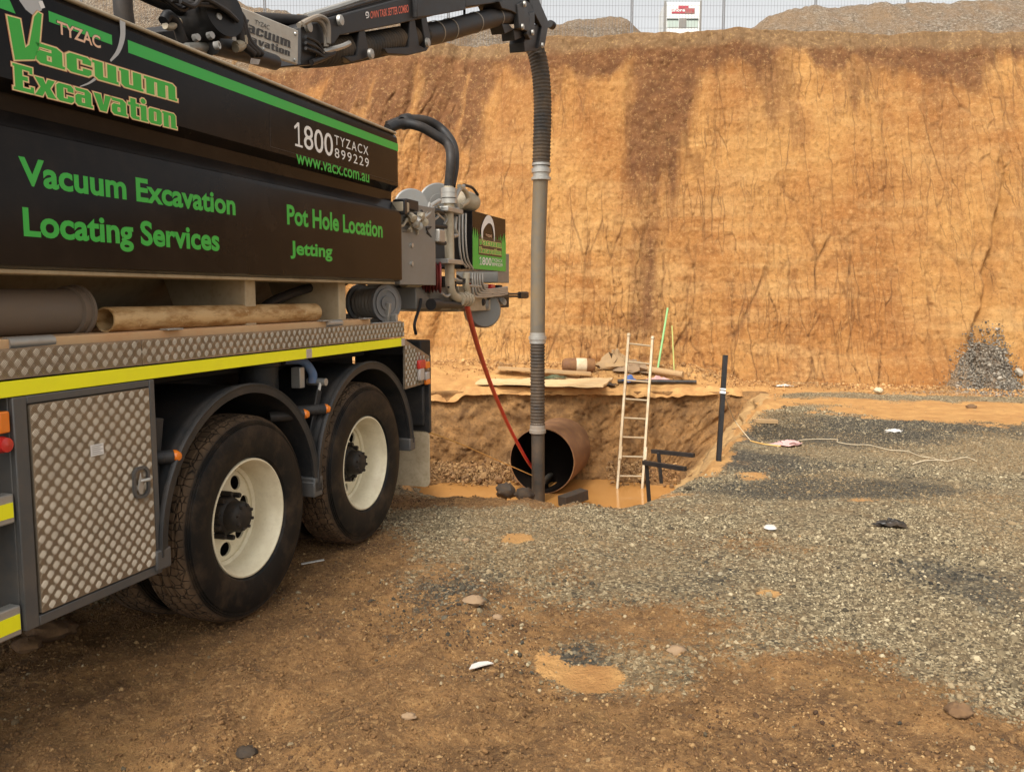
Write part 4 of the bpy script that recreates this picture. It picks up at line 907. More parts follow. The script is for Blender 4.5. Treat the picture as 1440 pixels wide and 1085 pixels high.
# --- rear door machinery
WM = .02
P = lambda u, v, w=WM: tk(u, v, w)
def Q(u0, v0, u1, v1, w0, w1, name, mat, parent=None, bevel=.006):     # block whose near face spans two survey points
    a, b = P(u0, v0, w0), P(u1, v1, w0); zs = sorted((a[2], b[2])); return MB().box((a[0], w0, zs[0]), (b[0], w1, zs[1])).build(name, mat, parent or truck, bevel=bevel)
def T(pts, r, name, mat, parent=None, n=10, k=8): return MB().tube(catmull([P(*p) for p in pts], k), r, n).build(name, mat, parent or truck)
Q(566, 300, 612, 395, .5, 2.3, 'rear_door', 'machine_grey')
# rounded bracket
a = P(570, 400); b = P(623, 296); zz0, zz1 = a[2], P(623, 296)[2]
pl = [(a[0], .35), (a[0], .06)] + [(b[0] - .22 + .10 * math.sin(t), .10 - .10 * math.cos(t) + .0) for t in np.linspace(0, math.pi / 2, 7)] + [(b[0] - .12, .35)]
mb = MB(); n = len(pl); mb.add([(x, y, zz0) for x, y in pl] + [(x, y, zz1) for x, y in pl], [tuple(range(n))[::-1], tuple(range(n, 2 * n))] + [(i, (i + 1) % n, (i + 1) % n + n, i + n) for i in range(n)])
br = mb.build('door_bracket', 'machine_grey', truck, 30, bevel=.004)
for u, v in ((577, 345), (596, 345), (577, 371), (596, 371)):
    c = P(u, v, .05); MB().lathe([(.0005, -.02), (.018, -.02), (.02, -.008), (.03, -.006), (.03, .02)], c, 'y', 8).build('bolt', 'galvanised', br)
for (u, v, r, w) in ((579, 291, .13, .22), (617, 287, .17, .35)):
    c = P(u, v, w); lathe_dir([(.001, .02), (r * .5, .02), (r * .52, .012), (r, .012), (r + .01, .004), (r + .01, -.004), (r, -.012), (.001, -.012)], c, (-.75, -.66, .05), 40).build('door_clamp_disc', 'machine_grey', truck)
T([(631, 262), (631, 300), (632, 345), (632.5, 390), (634, 408), (640, 418), (650, 420), (656, 420)], .038, 'rising_pipe', 'machine_cream', n=14)
for v in (268, 275, 283): c = P(631, v); MB().lathe([(.045, -.02), (.062, -.018), (.062, .018), (.045, .02)], c, 'z', 14).build('pipe_union', 'galvanised', truck)
for v in (296, 368): c = P(632, v); MB().box((c[0] - .16, WM - .055, c[2] - .018), (c[0] + .16, WM + .08, c[2] + .018)).build('pipe_clamp', 'galvanised', truck, bevel=.004)
for u in (646, 650, 654, 658): c = P(u, 421); lathe_dir([(.03, -.02), (.06, -.016), (.06, .016), (.03, .02)], c, (1, -.1, .05), 10).build('pipe_union', 'machine_cream', truck)
# two thick hoses arching from the tank end down to the pipe
hA = [tk(545, 177, .5), tk(570, 169, .4), tk(600, 170, .3), tk(622, 183, .2), tk(637, 205, .08), tk(639, 232, .04), tk(634, 262, WM)]
hB = [tk(545, 181, .42), tk(566, 174, .36), tk(590, 178, .24), tk(612, 190, .14), tk(630, 203, .05), tk(634, 225, .0), tk(631, 262, WM)]
for h in (hA, hB): MB().tube(catmull(h, 12), .038, 14).build('hydraulic_hose', 'hose_black', truck)
c = tk(571, 171, .38); lathe_dir([(.04, -.05), (.06, -.04), (.06, .04), (.04, .05)], c, (1, -.2, .3), 16).build('hose_clamp', 'black_metal', truck)
# small fittings and wiring on the near corner
T([(575, 300), (590, 308), (603, 300), (606, 290), (618, 282)], .016, 'fitting_hose', 'galvanised')
T([(598, 322), (608, 318), (618, 318), (627, 319)], .016, 'fitting_hose', 'hose_black')
T([(599, 326), (607, 336), (618, 342), (626, 342)], .016, 'fitting_hose', 'hose_black')
T([(623, 300), (614, 296), (608, 298)], .02, 'fitting_hose', 'hose_black')
Q(618, 322, 626, 341, -.03, .05, 'switch_box', 'galvanised')
rq = random.Random(21)
for k in range(16):
    u, v = rq.uniform(571, 625), rq.uniform(284, 316); T([(u, v), (u + rq.uniform(-6, 6), v + rq.uniform(4, 10)), (u + rq.uniform(-10, 10), v + rq.uniform(8, 20))], .009, 'fitting_hose', rq.choice(['hose_black', 'galvanised', 'machine_cream']), n=7, k=5)
for k in range(10):
    u, v = rq.uniform(620, 662), rq.uniform(386, 430); T([(u, v), (u + rq.uniform(2, 10), v + rq.uniform(-4, 6)), (u + rq.uniform(8, 22), v + rq.uniform(-6, 8))], .011, 'fitting_hose', rq.choice(['hose_black', 'galvanised', 'chassis_black']), n=7, k=5)
for k in range(8):
    c = P(rq.uniform(668, 712), rq.uniform(412, 432), .12); lathe_dir([(.001, -.04), (.03, -.035), (.034, .03), (.001, .04)], c, (-.4, -1, rq.uniform(-.5, .5)), 8).build('valve_cap', rq.choice(['black_metal', 'galvanised', 'machine_grey']), truck)
Q(567, 283, 576, 299, -.02, .08, 'camera_box', 'machine_cream'); Q(573, 279, 589, 297, .0, .1, 'latch_block', 'black_metal'); Q(569, 280, 573, 302, -.03, .06, 'latch_block', 'black_metal')
Q(567, 304, 588, 330, .06, .3, 'radiator_block', 'chassis_black')
for k in range(5): Q(568, 306 + k * 5, 587, 308.5 + k * 5, .045, .058, 'radiator_fin', 'frame_grey', bevel=0)
for k, (u, v) in enumerate(((580, 306), (586, 310), (592, 304), (588, 318), (596, 312), (584, 314))):
    c = P(u, v, -.01); lathe_dir([(.001, -.03), (.028, -.025), (.03, .02), (.001, .03)], c, (random.uniform(-1, 1), -1, random.uniform(-1, 1)), 8).build('hose_fitting', ('machine_cream', 'galvanised')[k % 2], truck)
T([(641, 300), (643, 292), (640, 280), (645, 268), (652, 262)], .018, 'control_tube', 'galvanised')
T([(646, 262), (655, 270), (658, 282), (648, 290)], .02, 'control_tube', 'machine_cream'); T([(652, 260), (664, 264), (672, 274)], .012, 'control_cable', 'hose_black')
c = P(656, 283, .1); lathe_dir([(.001, -.13), (.055, -.12), (.075, -.09), (.085, -.02), (.085, .09), (.05, .11), (.001, .12)], c, (-.8, .3, .05), 20).build('hydraulic_motor', 'machine_cream', truck)
T([(641, 305), (640, 322), (643, 330), (637, 332)], .016, 'control_tube', 'galvanised')
for k, u in enumerate((646, 650.5, 655)): T([(u, 300), (u, 340), (u + 3, 365), (u + 10, 376 + k)], .009, 'control_tube', 'galvanised')
# black cabinet and its painted face
a = P(664, 300); b = P(711, 383); cab_s0, cab_s1 = a[0], b[0]; cab_z0, cab_z1 = P(664, 378)[2], P(664, 296)[2]
ca0 = P(645, 300)[0]
MB().box((ca0, .12, cab_z0), (cab_s0 - .003, .75, cab_z1)).build('control_bay', 'chassis_black', truck, bevel=.006)
cab = MB().box((cab_s0, .02, cab_z0), (cab_s1, .75, cab_z1)).build('control_cabinet', 'black_panel', truck, bevel=.004)
CW, CHh = cab_s1 - cab_s0, cab_z1 - cab_z0
cf = lambda u, v: (cab_s0 + u * CW, cab_z0 + v * CHh)
rg = random.Random(5); top = []
for k in range(41):
    u = k / 40; base = .46 + .14 * abs(2 * u - 1) ** 1.5; top.append((u, base + (rg.uniform(.03, .17) if k % 2 else -rg.uniform(0, .06))))
poly = [cf(.0, .004)] + [cf(1, .004)] + [cf(*p) for p in top[::-1]]
tri = tessellate_polygon([[Vector((x, z, 0)) for x, z in poly]])
MB().add([(x, .0175, z) for x, z in poly], [tuple(t) for t in tri]).build('grass_graphic', 'green_vinyl', cab, 0)
MB().add([(cf(*p)[0], .0165, cf(*p)[1]) for p in ((.16, .26), (.86, .26), (.86, .585), (.16, .585))], [(0, 1, 2, 3)]).build('name_panel', 'black_vinyl', cab, 0)
ribbon([cf(.26, .52), cf(.27, .72), cf(.38, .88), (cf(.48, .92)), cf(.57, .86), cf(.62, .70), cf(.62, .54)], [.03, .05, .07, .07, .05, .03, .015], .0155, 'white_vinyl', parent=cab)
cy_ = ('logo_red', 'logo_cream', 'logo_green')
a0, a1 = cf(.18, .44); 
logo_word('V', (*[cf(.18, 0)[0], cf(.26, 0)[0]], cf(0, .44)[1], cf(0, .50)[1]), .015, cab, cy_, .07)
logo_word('acuum', (cf(.28, 0)[0], cf(.84, 0)[0], cf(0, .44)[1], cf(0, .52)[1]), .015, cab, cy_, .08)
logo_word('Excavation', (cf(.18, 0)[0], cf(.84, 0)[0], cf(0, .30)[1], cf(0, .37)[1]), .015, cab, cy_, .08)
put_text('TYZAC', (cf(.36, 0)[0], cf(.55, 0)[0], cf(0, .60)[1], cf(0, .645)[1]), .015, 'logo_peach', cab, .02)
one(cf(.18, 0)[0], cf(.25, 0)[0], cf(0, .085)[1], cf(0, .225)[1], .015, 'white_vinyl', cab)
put_text('800', (cf(.26, 0)[0], cf(.53, 0)[0], cf(0, .085)[1], cf(0, .225)[1]), .015, 'white_vinyl', cab, .015)
put_text('TYZACX', (cf(.55, 0)[0], cf(.88, 0)[0], cf(0, .165)[1], cf(0, .225)[1]), .015, 'white_vinyl', cab, .01)
put_text('899229', (cf(.55, 0)[0], cf(.88, 0)[0], cf(0, .085)[1], cf(0, .145)[1]), .015, 'white_vinyl', cab, .01)
# lower tray: bent tubes, plate, drum
Q(645, 402, 690, 436, .10, .7, 'valve_plate', 'machine_cream'); Q(700, 355, 716, 398, .25, .7, 'rear_guard', 'machine_grey')
Q(623, 388, 640, 404, .1, .4, 'pump_body', 'chassis_black')
MB().prism([(P(612, 400)[0], P(612, 400)[2]), (P(626, 440)[0], P(626, 436)[2]), (P(650, 440)[0], P(650, 436)[2]), (P(650, 400)[0], P(650, 400)[2])], .12, .6).build('hopper_plate', 'machine_grey', truck, bevel=.006)
for k in range(5):
    T([(664 + k * 3.5, 384), (664 + k * 3.5, 396), (666 + k * 3.5, 408 + (4 - k) * 3.2 - 6), (676 + k * 2, 412 + (4 - k) * 2.6 - 5), (700, 411 + (4 - k) * 2.4 - 5), (713, 409 + (4 - k) * 2.2 - 5)], .011, 'bent_tube', 'galvanised', k=6)
T([(656, 384), (655, 400), (657, 412), (650, 420)], .03, 'bent_tube', 'machine_cream')
for v in (413.5, 417): MB().tube([P(690, v), P(738, v - .5)], .010, 8).tube([P(730, v - .4), P(741, v - .5)], .022, 8).build('control_lever', 'black_metal', truck)
c = P(678, 436, .2); lathe_dir([(.001, -.08), (.15, -.08), (.165, -.06), (.165, .06), (.15, .08), (.001, .08)], c, (-.75, -.66, 0), 28).build('drain_drum', 'machine_grey', truck)
MB().tube([P(608, 428), P(648, 429)], .03, 10).tube([P(606, 428), P(616, 428)], .045, 10).build('tail_ram', 'black_metal', truck)
Q(585, 404, 605, 434, .12, .5, 'tail_bracket', 'machine_grey')
c = P(594, 390, .15); lathe_dir([(.001, -.14), (.12, -.14)] + [(.105 + .015 * math.cos(j * math.pi), -.13 + j * .013) for j in range(21)] + [(.12, .14), (.001, .14)], c, (.45, -.9, 0), 28).build('red_hose_drum', 'dark_red', truck)
c = P(575, 391, .15); lathe_dir([(.001, -.06), (.07, -.06), (.07, .10), (.001, .10)], c, (1, -.3, 0), 18).build('drum_bearing', 'machine_cream', truck)
for k in range(4): Q(672 + k * 10, 398 + k * .8, 677 + k * 10, 405 + k * .8, .06, .2, 'valve_knob', ('red_lens', 'galvanised', 'red_lens', 'black_metal')[k], bevel=.01)
Q(668, 410, 716, 432, .3, .6, 'valve_block', 'chassis_black')

# --- boom along the truck's centre line
WB = 1.15
B_ = lambda u, v, w=WB: Vector(tk(u, v, w))
boom = empty('boom', parent=truck)
def BT(pts, r, name, mat, n=10, k=8, w=WB): return MB().tube(catmull([B_(*p, w) if len(p) == 2 else B_(*p) for p in pts], k), r, n).build(name, mat, boom)
def slab(pix, w0, w1, name, mat, bevel=.008):
    poly = [(B_(u, v, w0).x, B_(u, v, w0).z) for u, v in pix]
    A = sum(poly[i][0] * poly[(i + 1) % len(poly)][1] - poly[(i + 1) % len(poly)][0] * poly[i][1] for i in range(len(poly)))
    return MB().prism(poly if A > 0 else poly[::-1], w0, w1).build(name, mat, boom, bevel=bevel)
slab([(423, 38), (600, -10), (655, -22), (655, 14), (612, 22), (560, 34), (478, 50), (470, 62), (452, 62), (440, 92), (424, 92)], 1.0, 1.30, 'main_beam', 'black_metal')
slab([(586, -12), (609, -16), (610, 22), (587, 25)], .95, 1.35, 'beam_collar', 'black_metal')
slab([(576, 26), (583, 24), (590, 64), (598, 68), (598, 58), (592, 24), (600, 22), (607, 62), (600, 72), (575, 78), (545, 76), (540, 68), (575, 66)], 1.02, 1.12, 'hose_saddle', 'black_metal')
slab([(505, 42), (513, 40), (520, 80), (512, 84), (494, 88), (484, 80), (502, 78)], 1.02, 1.12, 'hose_saddle', 'black_metal')
plate = slab([(323, 3), (420, 43), (419, 91), (310, 56)], .94, .97, 'name_plate', 'plate_grey')
p00, p10, p01 = B_(317, 53, .935), B_(417, 88, .935), B_(328, 8, .935)
pf = lambda a, y, b: tuple(p00 + (p10 - p00) * a + (p01 - p00) * b + Vector((0, y, 0)))
p11 = B_(418, 46, .935)
def pf(a, y, b):
    q = (p00 * (1 - a) * (1 - b) + p10 * a * (1 - b) + p01 * (1 - a) * b + p11 * a * b); return (q.x, .935 + y, q.z)
emblem('V', (.02, .24, .34, .56), 0, 'black_vinyl', plate, 0, 0, pf)
emblem('acuum', (.25, .90, .40, .64), 0, 'black_vinyl', plate, -.015, 0, pf)
emblem('Excavation', (.04, .90, .12, .29), 0, 'black_vinyl', plate, -.015, 0, pf)
put_text('TYZAC', (.33, .55, .72, .86), 0, 'black_vinyl', plate, .0, frame=pf)
for a, b in ((.03, .93), (.97, .93), (.97, .06), (.5, .05), (.03, .06)):
    MB().lathe([(.0005, -.012), (.012, -.008), (.014, .002)], pf(a, 0, b), 'y', 8).build('rivet', 'galvanised', plate)
q00, q10, q11, q01 = B_(521, 28, .995), B_(575, 19, .995), B_(574, 5, .995), B_(521, 15, .995)
def qf(a, y, b):
    q = (q00 * (1 - a) * (1 - b) + q10 * a * (1 - b) + q01 * (1 - a) * b + q11 * a * b); return (q.x, .995 + y, q.z)
put_text('OWN TASK SETTER COMBO', (0, 1, .1, .9), 0, 'orange_vinyl', boom, .015, frame=qf)
q00, q10, q11, q01 = B_(514, 28, .995), B_(519, 27, .995), B_(519, 16, .995), B_(514, 17, .995)
ribbon([(.2, .2), (.9, .3), (.8, .8), (.2, .9), (.1, .6), (.6, .5)], [.12, .2, .2, .12], 0, 'white_vinyl', frame=qf, parent=boom)
# slewing base, rams and hoses above the tank
c = B_(283, 28, .85); lathe_dir([(.001, -.16), (.12, -.15), (.13, -.12), (.13, .14), (.145, .15), (.145, .2), (.001, .2)], c, (-.2, -.97, .1), 36).build('slew_drum', 'black_metal', boom)
for u, v in ((274, 54), (294, 51), (304, 25), (272, 6)):
    d = B_(u, v, .68); lathe_dir([(.001, .03), (.02, .028), (.024, 0)], d, (-.2, -.97, .1), 8).build('drum_bolt', 'galvanised', boom)
slab([(258, 40), (268, 32), (330, 40), (326, 62), (268, 66)], .9, 1.4, 'boom_seat', 'black_metal'); slab([(268, 62), (310, 50), (312, 74), (290, 82), (266, 72)], 1.0, 1.4, 'boom_seat', 'black_metal')
BT([(150, -45), (200, -12), (262, 14)], .05, 'lift_ram', 'black_metal', 16, 4, .9)
BT([(262, 68), (300, 66)], .03, 'pivot_pin', 'galvanised', 12, 2, .85)
MB().tube([B_(298, 63, .8), B_(340, 74, .85), B_(386, 88, .9)], [.058, .058, .052], 20).build('slew_ram', 'black_metal', boom)
c = B_(304, 64, .68); lathe_dir([(.014, .02), (.022, .02), (.022, -.01)], c, (.2, -1, .1), 16).build('pin_ring', 'white_plastic', boom)
slab([(354, 82), (366, 84), (364, 91), (352, 90)], .78, .785, 'ram_sticker', 'clear_lens', 0)
for d in (0, 5, -6): BT([(298 + d, -14), (318 + d, 6), (334 + d, 24), (341 + d * .6, 42), (346 + d, 60), (362 + d, 76)], .026, 'boom_hose', 'hose_black', 10, 8, .72)
for dv in (0, 4): BT([(331, 64 + dv), (338, 62 + dv), (343, 56 + dv), (341, 50)], .026, 'hose_elbow', 'machine_cream', 10, 6, .72)
BT([(262, 8), (280, -4), (300, -6), (312, 2)], .03, 'boom_hose', 'hose_black', 10, 8, .75); BT([(230, 30), (236, 22), (246, 30), (252, 44), (256, 58)], .03, 'boom_hose', 'hose_black', 10, 8, .75)
BT([(232, 36), (240, 38), (252, 30)], .02, 'hose_elbow', 'machine_cream', 10, 6, .75)
BT([(172, -20), (173, 10), (176, 34)], .045, 'boom_hose', 'hose_black', 12, 6, .5)
BT([(425, 34), (440, 26), (452, 24), (461, 34), (462, 62)], .02, 'boom_hose', 'hose_grey', 8, 8, .95); BT([(420, 36), (436, 28), (450, 30), (458, 46), (459, 66)], .02, 'boom_hose', 'hose_grey', 8, 8, .97)
BT([(360, 26), (400, 28), (430, 30)], .045, 'boom_hose', 'hose_black', 10, 6, 1.3)
BT([(438, 88), (455, 82), (470, 74)], .022, 'saddle_rod', 'black_metal', 8, 4, .97); BT([(452, 74), (480, 66), (491, 61)], .022, 'saddle_rod', 'galvanised', 8, 4, .97)
for k in range(5): BT([(205 + 12 * k, -10 + 3 * k), (240 + 8 * k, 4 + (k % 3) * 5), (262 + 6 * k, -2 + (k % 2) * 9), (300 + 4 * k, 2 + k * 3), (322 + 3 * k, 14 + k * 4)], .014, 'boom_hose', 'hose_black', 8, 6, .70 - .02 * k)
for k in range(3): BT([(430, 52 + 8 * k), (446, 60 + 7 * k), (456, 74 + 3 * k), (470, 76)], .013, 'boom_hose', 'hose_black', 8, 6, .96)
for k in range(3): BT([(424, 30 + 3 * k), (470, 17 + 3 * k), (540, -3 + 3 * k), (590, -14 + 3 * k)], .012, 'boom_hose', 'hose_black', 8, 6, 1.02 + .05 * k)
for u, v in ((432, 38), (477, 29), (520, 76), (600, 60)): lathe_dir([(.001, .03), (.04, .025), (.045, 0)], B_(u, v, .99), (0, -1, 0), 10).build('beam_bolt', 'galvanised', boom)
def ribbed(path, r, pitch, amp, name, mat, parent, n=18, sub=4):
    P = [Vector(tuple(p)) for p in path]; L_ = [0]
    for i in range(1, len(P)): L_.append(L_[-1] + (P[i] - P[i - 1]).length)
    m = int(L_[-1] / pitch * sub); ts = np.linspace(0, L_[-1], m); arr = np.array([p[:] for p in P])
    pp = np.stack([np.interp(ts, L_, arr[:, k]) for k in range(3)], -1); rr_ = [r + amp * math.cos(2 * math.pi * i / sub) for i in range(m)]
    return MB().tube(pp, rr_, n).build(name, mat, parent, 70)
hp = catmull([B_(428, 74), B_(470, 72), B_(520, 64), B_(580, 52), B_(620, 45), B_(660, 34), B_(700, 24), B_(725, 22), B_(740, 30)], 10)
ribbed(hp[:34], .112, .055, .008, 'suction_hose', 'hose_ribbed', boom); MB().tube(hp[33:], .115, 20).build('suction_hose_sleeve', 'hose_black', boom)
for u, v in ((631, 42), (667, 32), (697, 25), (612, 46)): 
    a, b = B_(u - 2, v + .6), B_(u + 2, v - .6); lathe_dir([(.116, -.012), (.121, -.01), (.121, .01), (.116, .012)], (a + b) / 2, b - a, 20).build('hose_band', 'hose_grey', boom)
BT([(430, 24), (470, 12), (520, -4), (560, -10)], .03, 'hose_stay', 'galvanised', 8, 6, 1.35); BT([(612, 14), (660, 6), (720, -4)], .045, 'hose_stay', 'galvanised', 8, 6, 1.3)
for u in (653, 681): MB().bar(B_(u, 8, 1.25), B_(u, 20, 1.2), .03).build('stay_dropper', 'black_metal', boom)
# boom head
slab([(655, -22), (700, -30), (715, -12), (735, 2), (722, 14), (700, 4), (655, 10)], 1.05, 1.25, 'boom_tip', 'black_metal')
slab([(702, 2), (730, -6), (748, 6), (752, 20), (740, 28), (720, 16), (706, 12)], 1.0, 1.3, 'head_knuckle', 'black_metal')
slab([(740, -18), (752, -14), (772, 32), (766, 66), (757, 68), (762, 38), (746, 8)], 1.0, 1.08, 'head_fork', 'black_metal')
slab([(728, 6), (736, 2), (746, 26), (742, 44), (730, 40)], .98, 1.05, 'head_link', 'guard_plastic'); slab([(745, 18), (752, 16), (752, 50), (746, 56), (741, 48)], .98, 1.04, 'head_link', 'guard_plastic')
slab([(742, 40), (757, 34), (762, 62), (755, 72), (738, 73), (737, 60)], 1.04, 1.26, 'head_clamp', 'black_metal')
slab([(706, 34), (716, 34), (722, 42), (710, 48)], 1.06, 1.24, 'hose_saddle', 'black_metal'); slab([(722, 40), (734, 40), (736, 52), (724, 57)], 1.06, 1.24, 'hose_saddle', 'black_metal')
lathe_dir([(.001, -.05), (.055, -.05), (.062, -.02), (.062, .05), (.001, .055)], B_(775, 35, 1.05), (1, -.2, 0), 18).build('end_lamp', 'black_metal', boom)
for u, v in ((737, 6), (734, 38), (748, 46), (762, 64)): lathe_dir([(.001, .03), (.035, .025), (.04, 0)], B_(u, v, .97), (0, -1, 0), 10).build('head_bolt', 'galvanised', boom)

# ------------------------------------------------------------------ suction tube hanging into the pit
DT = 13.2
A = lambda u, v, d=DT: Vector(tuple(atd(u, v, d)))
tube = empty('suction_tube', tuple(atd(757, 697, DT)))
tag(tube, 'ribbed black suction hose and grey steel tube hanging from the boom into the pit', 'suction tube')
def loc(path): o = Vector(tube.location); return [Vector(tuple(p)) - o for p in path]
ribbed(loc(catmull([A(750, 64), A(756, 80), A(761, 110), A(763, 150), A(762, 200), A(761, 234)], 10)), .133, .052, .007, 'upper_hose', 'hose_ribbed', tube)
def zl(u, v, prof, name, mat, n=24):
    c = loc([A(u, v)])[0]; return MB().lathe(prof, tuple(c), 'z', n).build(name, mat, tube)
zl(761, 242, [(.10, -.13), (.15, -.12), (.15, -.08), (.125, -.07), (.125, -.02), (.145, -.01), (.145, .05), (.125, .06), (.125, .09), (.14, .095), (.14, .13), (.10, .135)], 'upper_coupling', 'galvanised')
MB().tube(loc([A(760.5, 244), A(757, 340), A(756, 476)]), .113, 24).build('steel_pipe', 'steel_tube', tube)
zl(756, 475, [(.09, -.09), (.125, -.085), (.125, -.03), (.14, -.025), (.14, .025), (.12, .03), (.12, .08), (.09, .085)], 'middle_coupling', 'galvanised')
ribbed(loc([A(756, 478), A(756, 540), A(756, 602)]), .112, .05, .007, 'lower_hose', 'hose_ribbed', tube)
zl(756, 603, [(.09, -.07), (.13, -.06), (.13, -.01), (.12, 0), (.12, .05), (.10, .12)], 'lower_coupling', 'hose_grey')
MB().tube(loc([A(756.5, 604), A(757, 705)]), .103, 24).build('nozzle', 'tube_dark', tube)
# red water hose
rh = [np.array(IN_) * W0 + T_ * P(655, 430)[0] + IN_ * .15 + np.array([0, 0, P(655, 430)[2]])]
rh = [C0 + ray(656, 428) * (rh[0][1] / ray(656, 428)[1])]
for u, v, d in ((664, 460, 7.8), (676, 500, 8.8), (694, 550, 10.2), (716, 600, 11.7), (740, 645, 13.1), (757, 668, 13.7)): rh.append(atd(u, v, d))
o = MB().tube(catmull(rh, 10), .025, 12).build('water_hose', 'red_hose'); tag(o, 'red water hose running from the truck tail down into the pit', 'hose')
# guide string across the pit
st = [atd(600, 606, 7.2), atd(650, 625, 9), atd(700, 647, 11.5), atd(748, 668, 13.1)]
tag(MB().tube(catmull(st, 6), .007, 6).build('guide_string', 'orange_string'), 'thin orange string stretched across the pit towards the suction tube', 'string')

# ------------------------------------------------------------------ loose pipes on the deck
def truck_world(p): return T_ * p[0] + IN_ * (W0 + p[1]) + np.array([0, 0, p[2]])
def pipe_thing(name, s0, s1, y, z, r, th, mat, label, cat, collar=False):
    root = empty(name, tuple(truck_world((s0, y, z))), math.pi / 2 - AZ); L_ = s1 - s0
    MB().lathe([(r - th, 0), (r, 0), (r, L_), (r - th, L_), (r - th, 0)], (0, 0, 0), 'x', 40).build('pipe_body', mat, root)
    if collar: MB().lathe([(r, L_ - .06), (r + .012, L_ - .055), (r + .012, L_ - .03), (r + .008, L_ - .02), (r + .018, L_ - .015), (r + .018, L_ - .003), (r + .001, L_ - .001)], (0, 0, 0), 'x', 40).build('collar', mat, root)
    return tag(root, label, cat)
pipe_thing('clay_covered_pipe', 2.83, 4.46, .13, 1.53, .052, .007, 'clay_pipe', 'tan pipe smeared with ochre clay lying on the truck deck', 'pipe')
pipe_thing('grey_pipe', .2, 2.78, .22, 1.566, .088, .008, 'pipe_grey', 'thick grey brown pipe with a collared end lying on the truck deck', 'pipe', True)

# ------------------------------------------------------------------ steel casing pipe in the pit
c0 = atd(762, 648, 13.75); c1 = np.array([c0[0] + .62, 15.9, c0[2] - .02]); ax = Vector(tuple(c1 - c0)); R = .545
cp = empty('casing_pipe', tuple(c0)); tag(cp, 'wide rusty steel casing pipe jutting out of the pit face', 'pipe')
L_ = ax.length; lathe_dir([(R - .014, 0), (R, 0), (R, L_)], (0, 0, 0), ax, 72).build('pipe_shell', 'rust', cp)
lathe_dir([(.001, .88), (R - .014, .88), (R - .014, 0)], (0, 0, 0), ax, 72).build('pipe_bore', 'pipe_inside', cp)  # near-black lining and added end cap stand in for the pipe's inner darkness
q = ax.normalized().to_track_quat('Z', 'Y')
for (a0, a1, l0, l1) in ((1.05, 1.35, .35, .62), (.55, .85, .18, .36)):
    mb = MB(); vs = []; nn = 9
    for i in range(nn):
        for j in range(5):
            a = a0 + (a1 - a0) * i / (nn - 1); l = l0 + (l1 - l0) * j / 4 + .05 * math.sin(i * 2.1 + j)
            vs.append(q @ Vector(((R + .004) * math.cos(a), (R + .004) * math.sin(a), l)))
    mb.add(vs, [(i * 5 + j, i * 5 + j + 1, (i + 1) * 5 + j + 1, (i + 1) * 5 + j) for i in range(nn - 1) for j in range(4)]).build('paint_mark', 'blue_mark', cp)
lathe_dir([(.001, 0), (.05, .0), (.05, .6), (.001, .6)], tuple(q @ Vector((.05, -.40, .25))), ax, 14).build('inner_pipe', 'tube_dark', cp)

# ------------------------------------------------------------------ ladder
lad = empty('ladder', tuple(atd(885, 690, 14.1))); tag(lad, 'pale aluminium ladder leaning out of the pit against its far face', 'ladder')
lo = Vector(lad.location); fA, fB, tA, tB = [Vector(tuple(p)) - lo for p in (atd(868, 692, 14.1), atd(903, 692, 14.1), atd(884, 474, 15.15), atd(917.5, 478, 15.15))]
for a, b in ((fA, tA), (fB, tB)):
    MB().bar(a, b, .045, .075).build('stile', 'ladder_alloy', lad, bevel=.006); MB().bar(b, b + (b - a).normalized() * .07, .06, .085).build('end_cap', 'ladder_alloy', lad, bevel=.015)
for k in range(8):
    t = .10 + k * .1225; MB().tube([fA.lerp(tA, t), fB.lerp(tB, t)], .017, 10).build('rung', 'ladder_alloy', lad)
for a, b in ((fA, tA), (fB, tB)): MB().bar(a.lerp(b, .21) + Vector((0, -.06, 0)), a.lerp(b, .29) + Vector((0, -.06, 0)), .05, .02).build('rung_lock', 'ladder_alloy', lad, bevel=.004)

# ------------------------------------------------------------------ things round the pit
def thing(name, mbs, base, label, cat, mat=None, group=None, parts=None, bevel=0, smooth=38):
    base = Vector(tuple(map(float, base)))
    if parts:
        r = empty(name, base)
        for nm, mb, mt in parts:
            mb.v = [tuple(Vector(v) - base) for v in mb.v]; mb.build(nm, mt, r, smooth, bevel)
        return tag(r, label, cat, group)
    mbs.v = [tuple(Vector(v) - base) for v in mbs.v]; o = mbs.build(name, mat, None, smooth, bevel); o.location = base
    return tag(o, label, cat, group)
pb_ = gnd(1009, 648); pt_ = atd(1020, 499, pb_[1] + .12)
thing('post', None, pb_, 'tall black post with a white tape band standing on the pit edge', 'post', parts=[('shaft', MB().bar(pb_ - np.array([0, 0, .25]), pt_, .045, .045), 'black_metal'),
      ('tape_band', MB().bar(pb_ + (pt_ - pb_) * .635, pb_ + (pt_ - pb_) * .66, .052, .052), 'white_vinyl'), ('tape_band', MB().bar(pb_ + (pt_ - pb_) * .67, pb_ + (pt_ - pb_) * .685, .052, .052), 'white_vinyl')], bevel=.003)
# trestle frames on the side slope
def trestle(u0, v0, u1, v1, d0, d1, legs, label):
    parts = [('rail', MB().bar(atd(u0, v0, d0), atd(u1, v1, d1), .06, .06), 'black_metal')]
    for (u, v, ub, vb, d) in legs: parts.append(('leg', MB().bar(atd(u, v, d), atd(ub, vb, d), .05, .05), 'black_metal'))
    thing('steel_frame', None, atd(u0, v0, d0), label, 'frame', parts=parts, bevel=.004)
trestle(917, 634, 976, 640, 12.6, 12.1, [(926, 636, 930, 679, 12.5)], 'black steel frame against the pit slope, its rail nearer the far pit face')
trestle(905, 650, 964, 659, 11.6, 11.0, [(909, 651, 913, 707, 11.6)], 'black steel frame against the pit slope with its long leg beside the ladder')
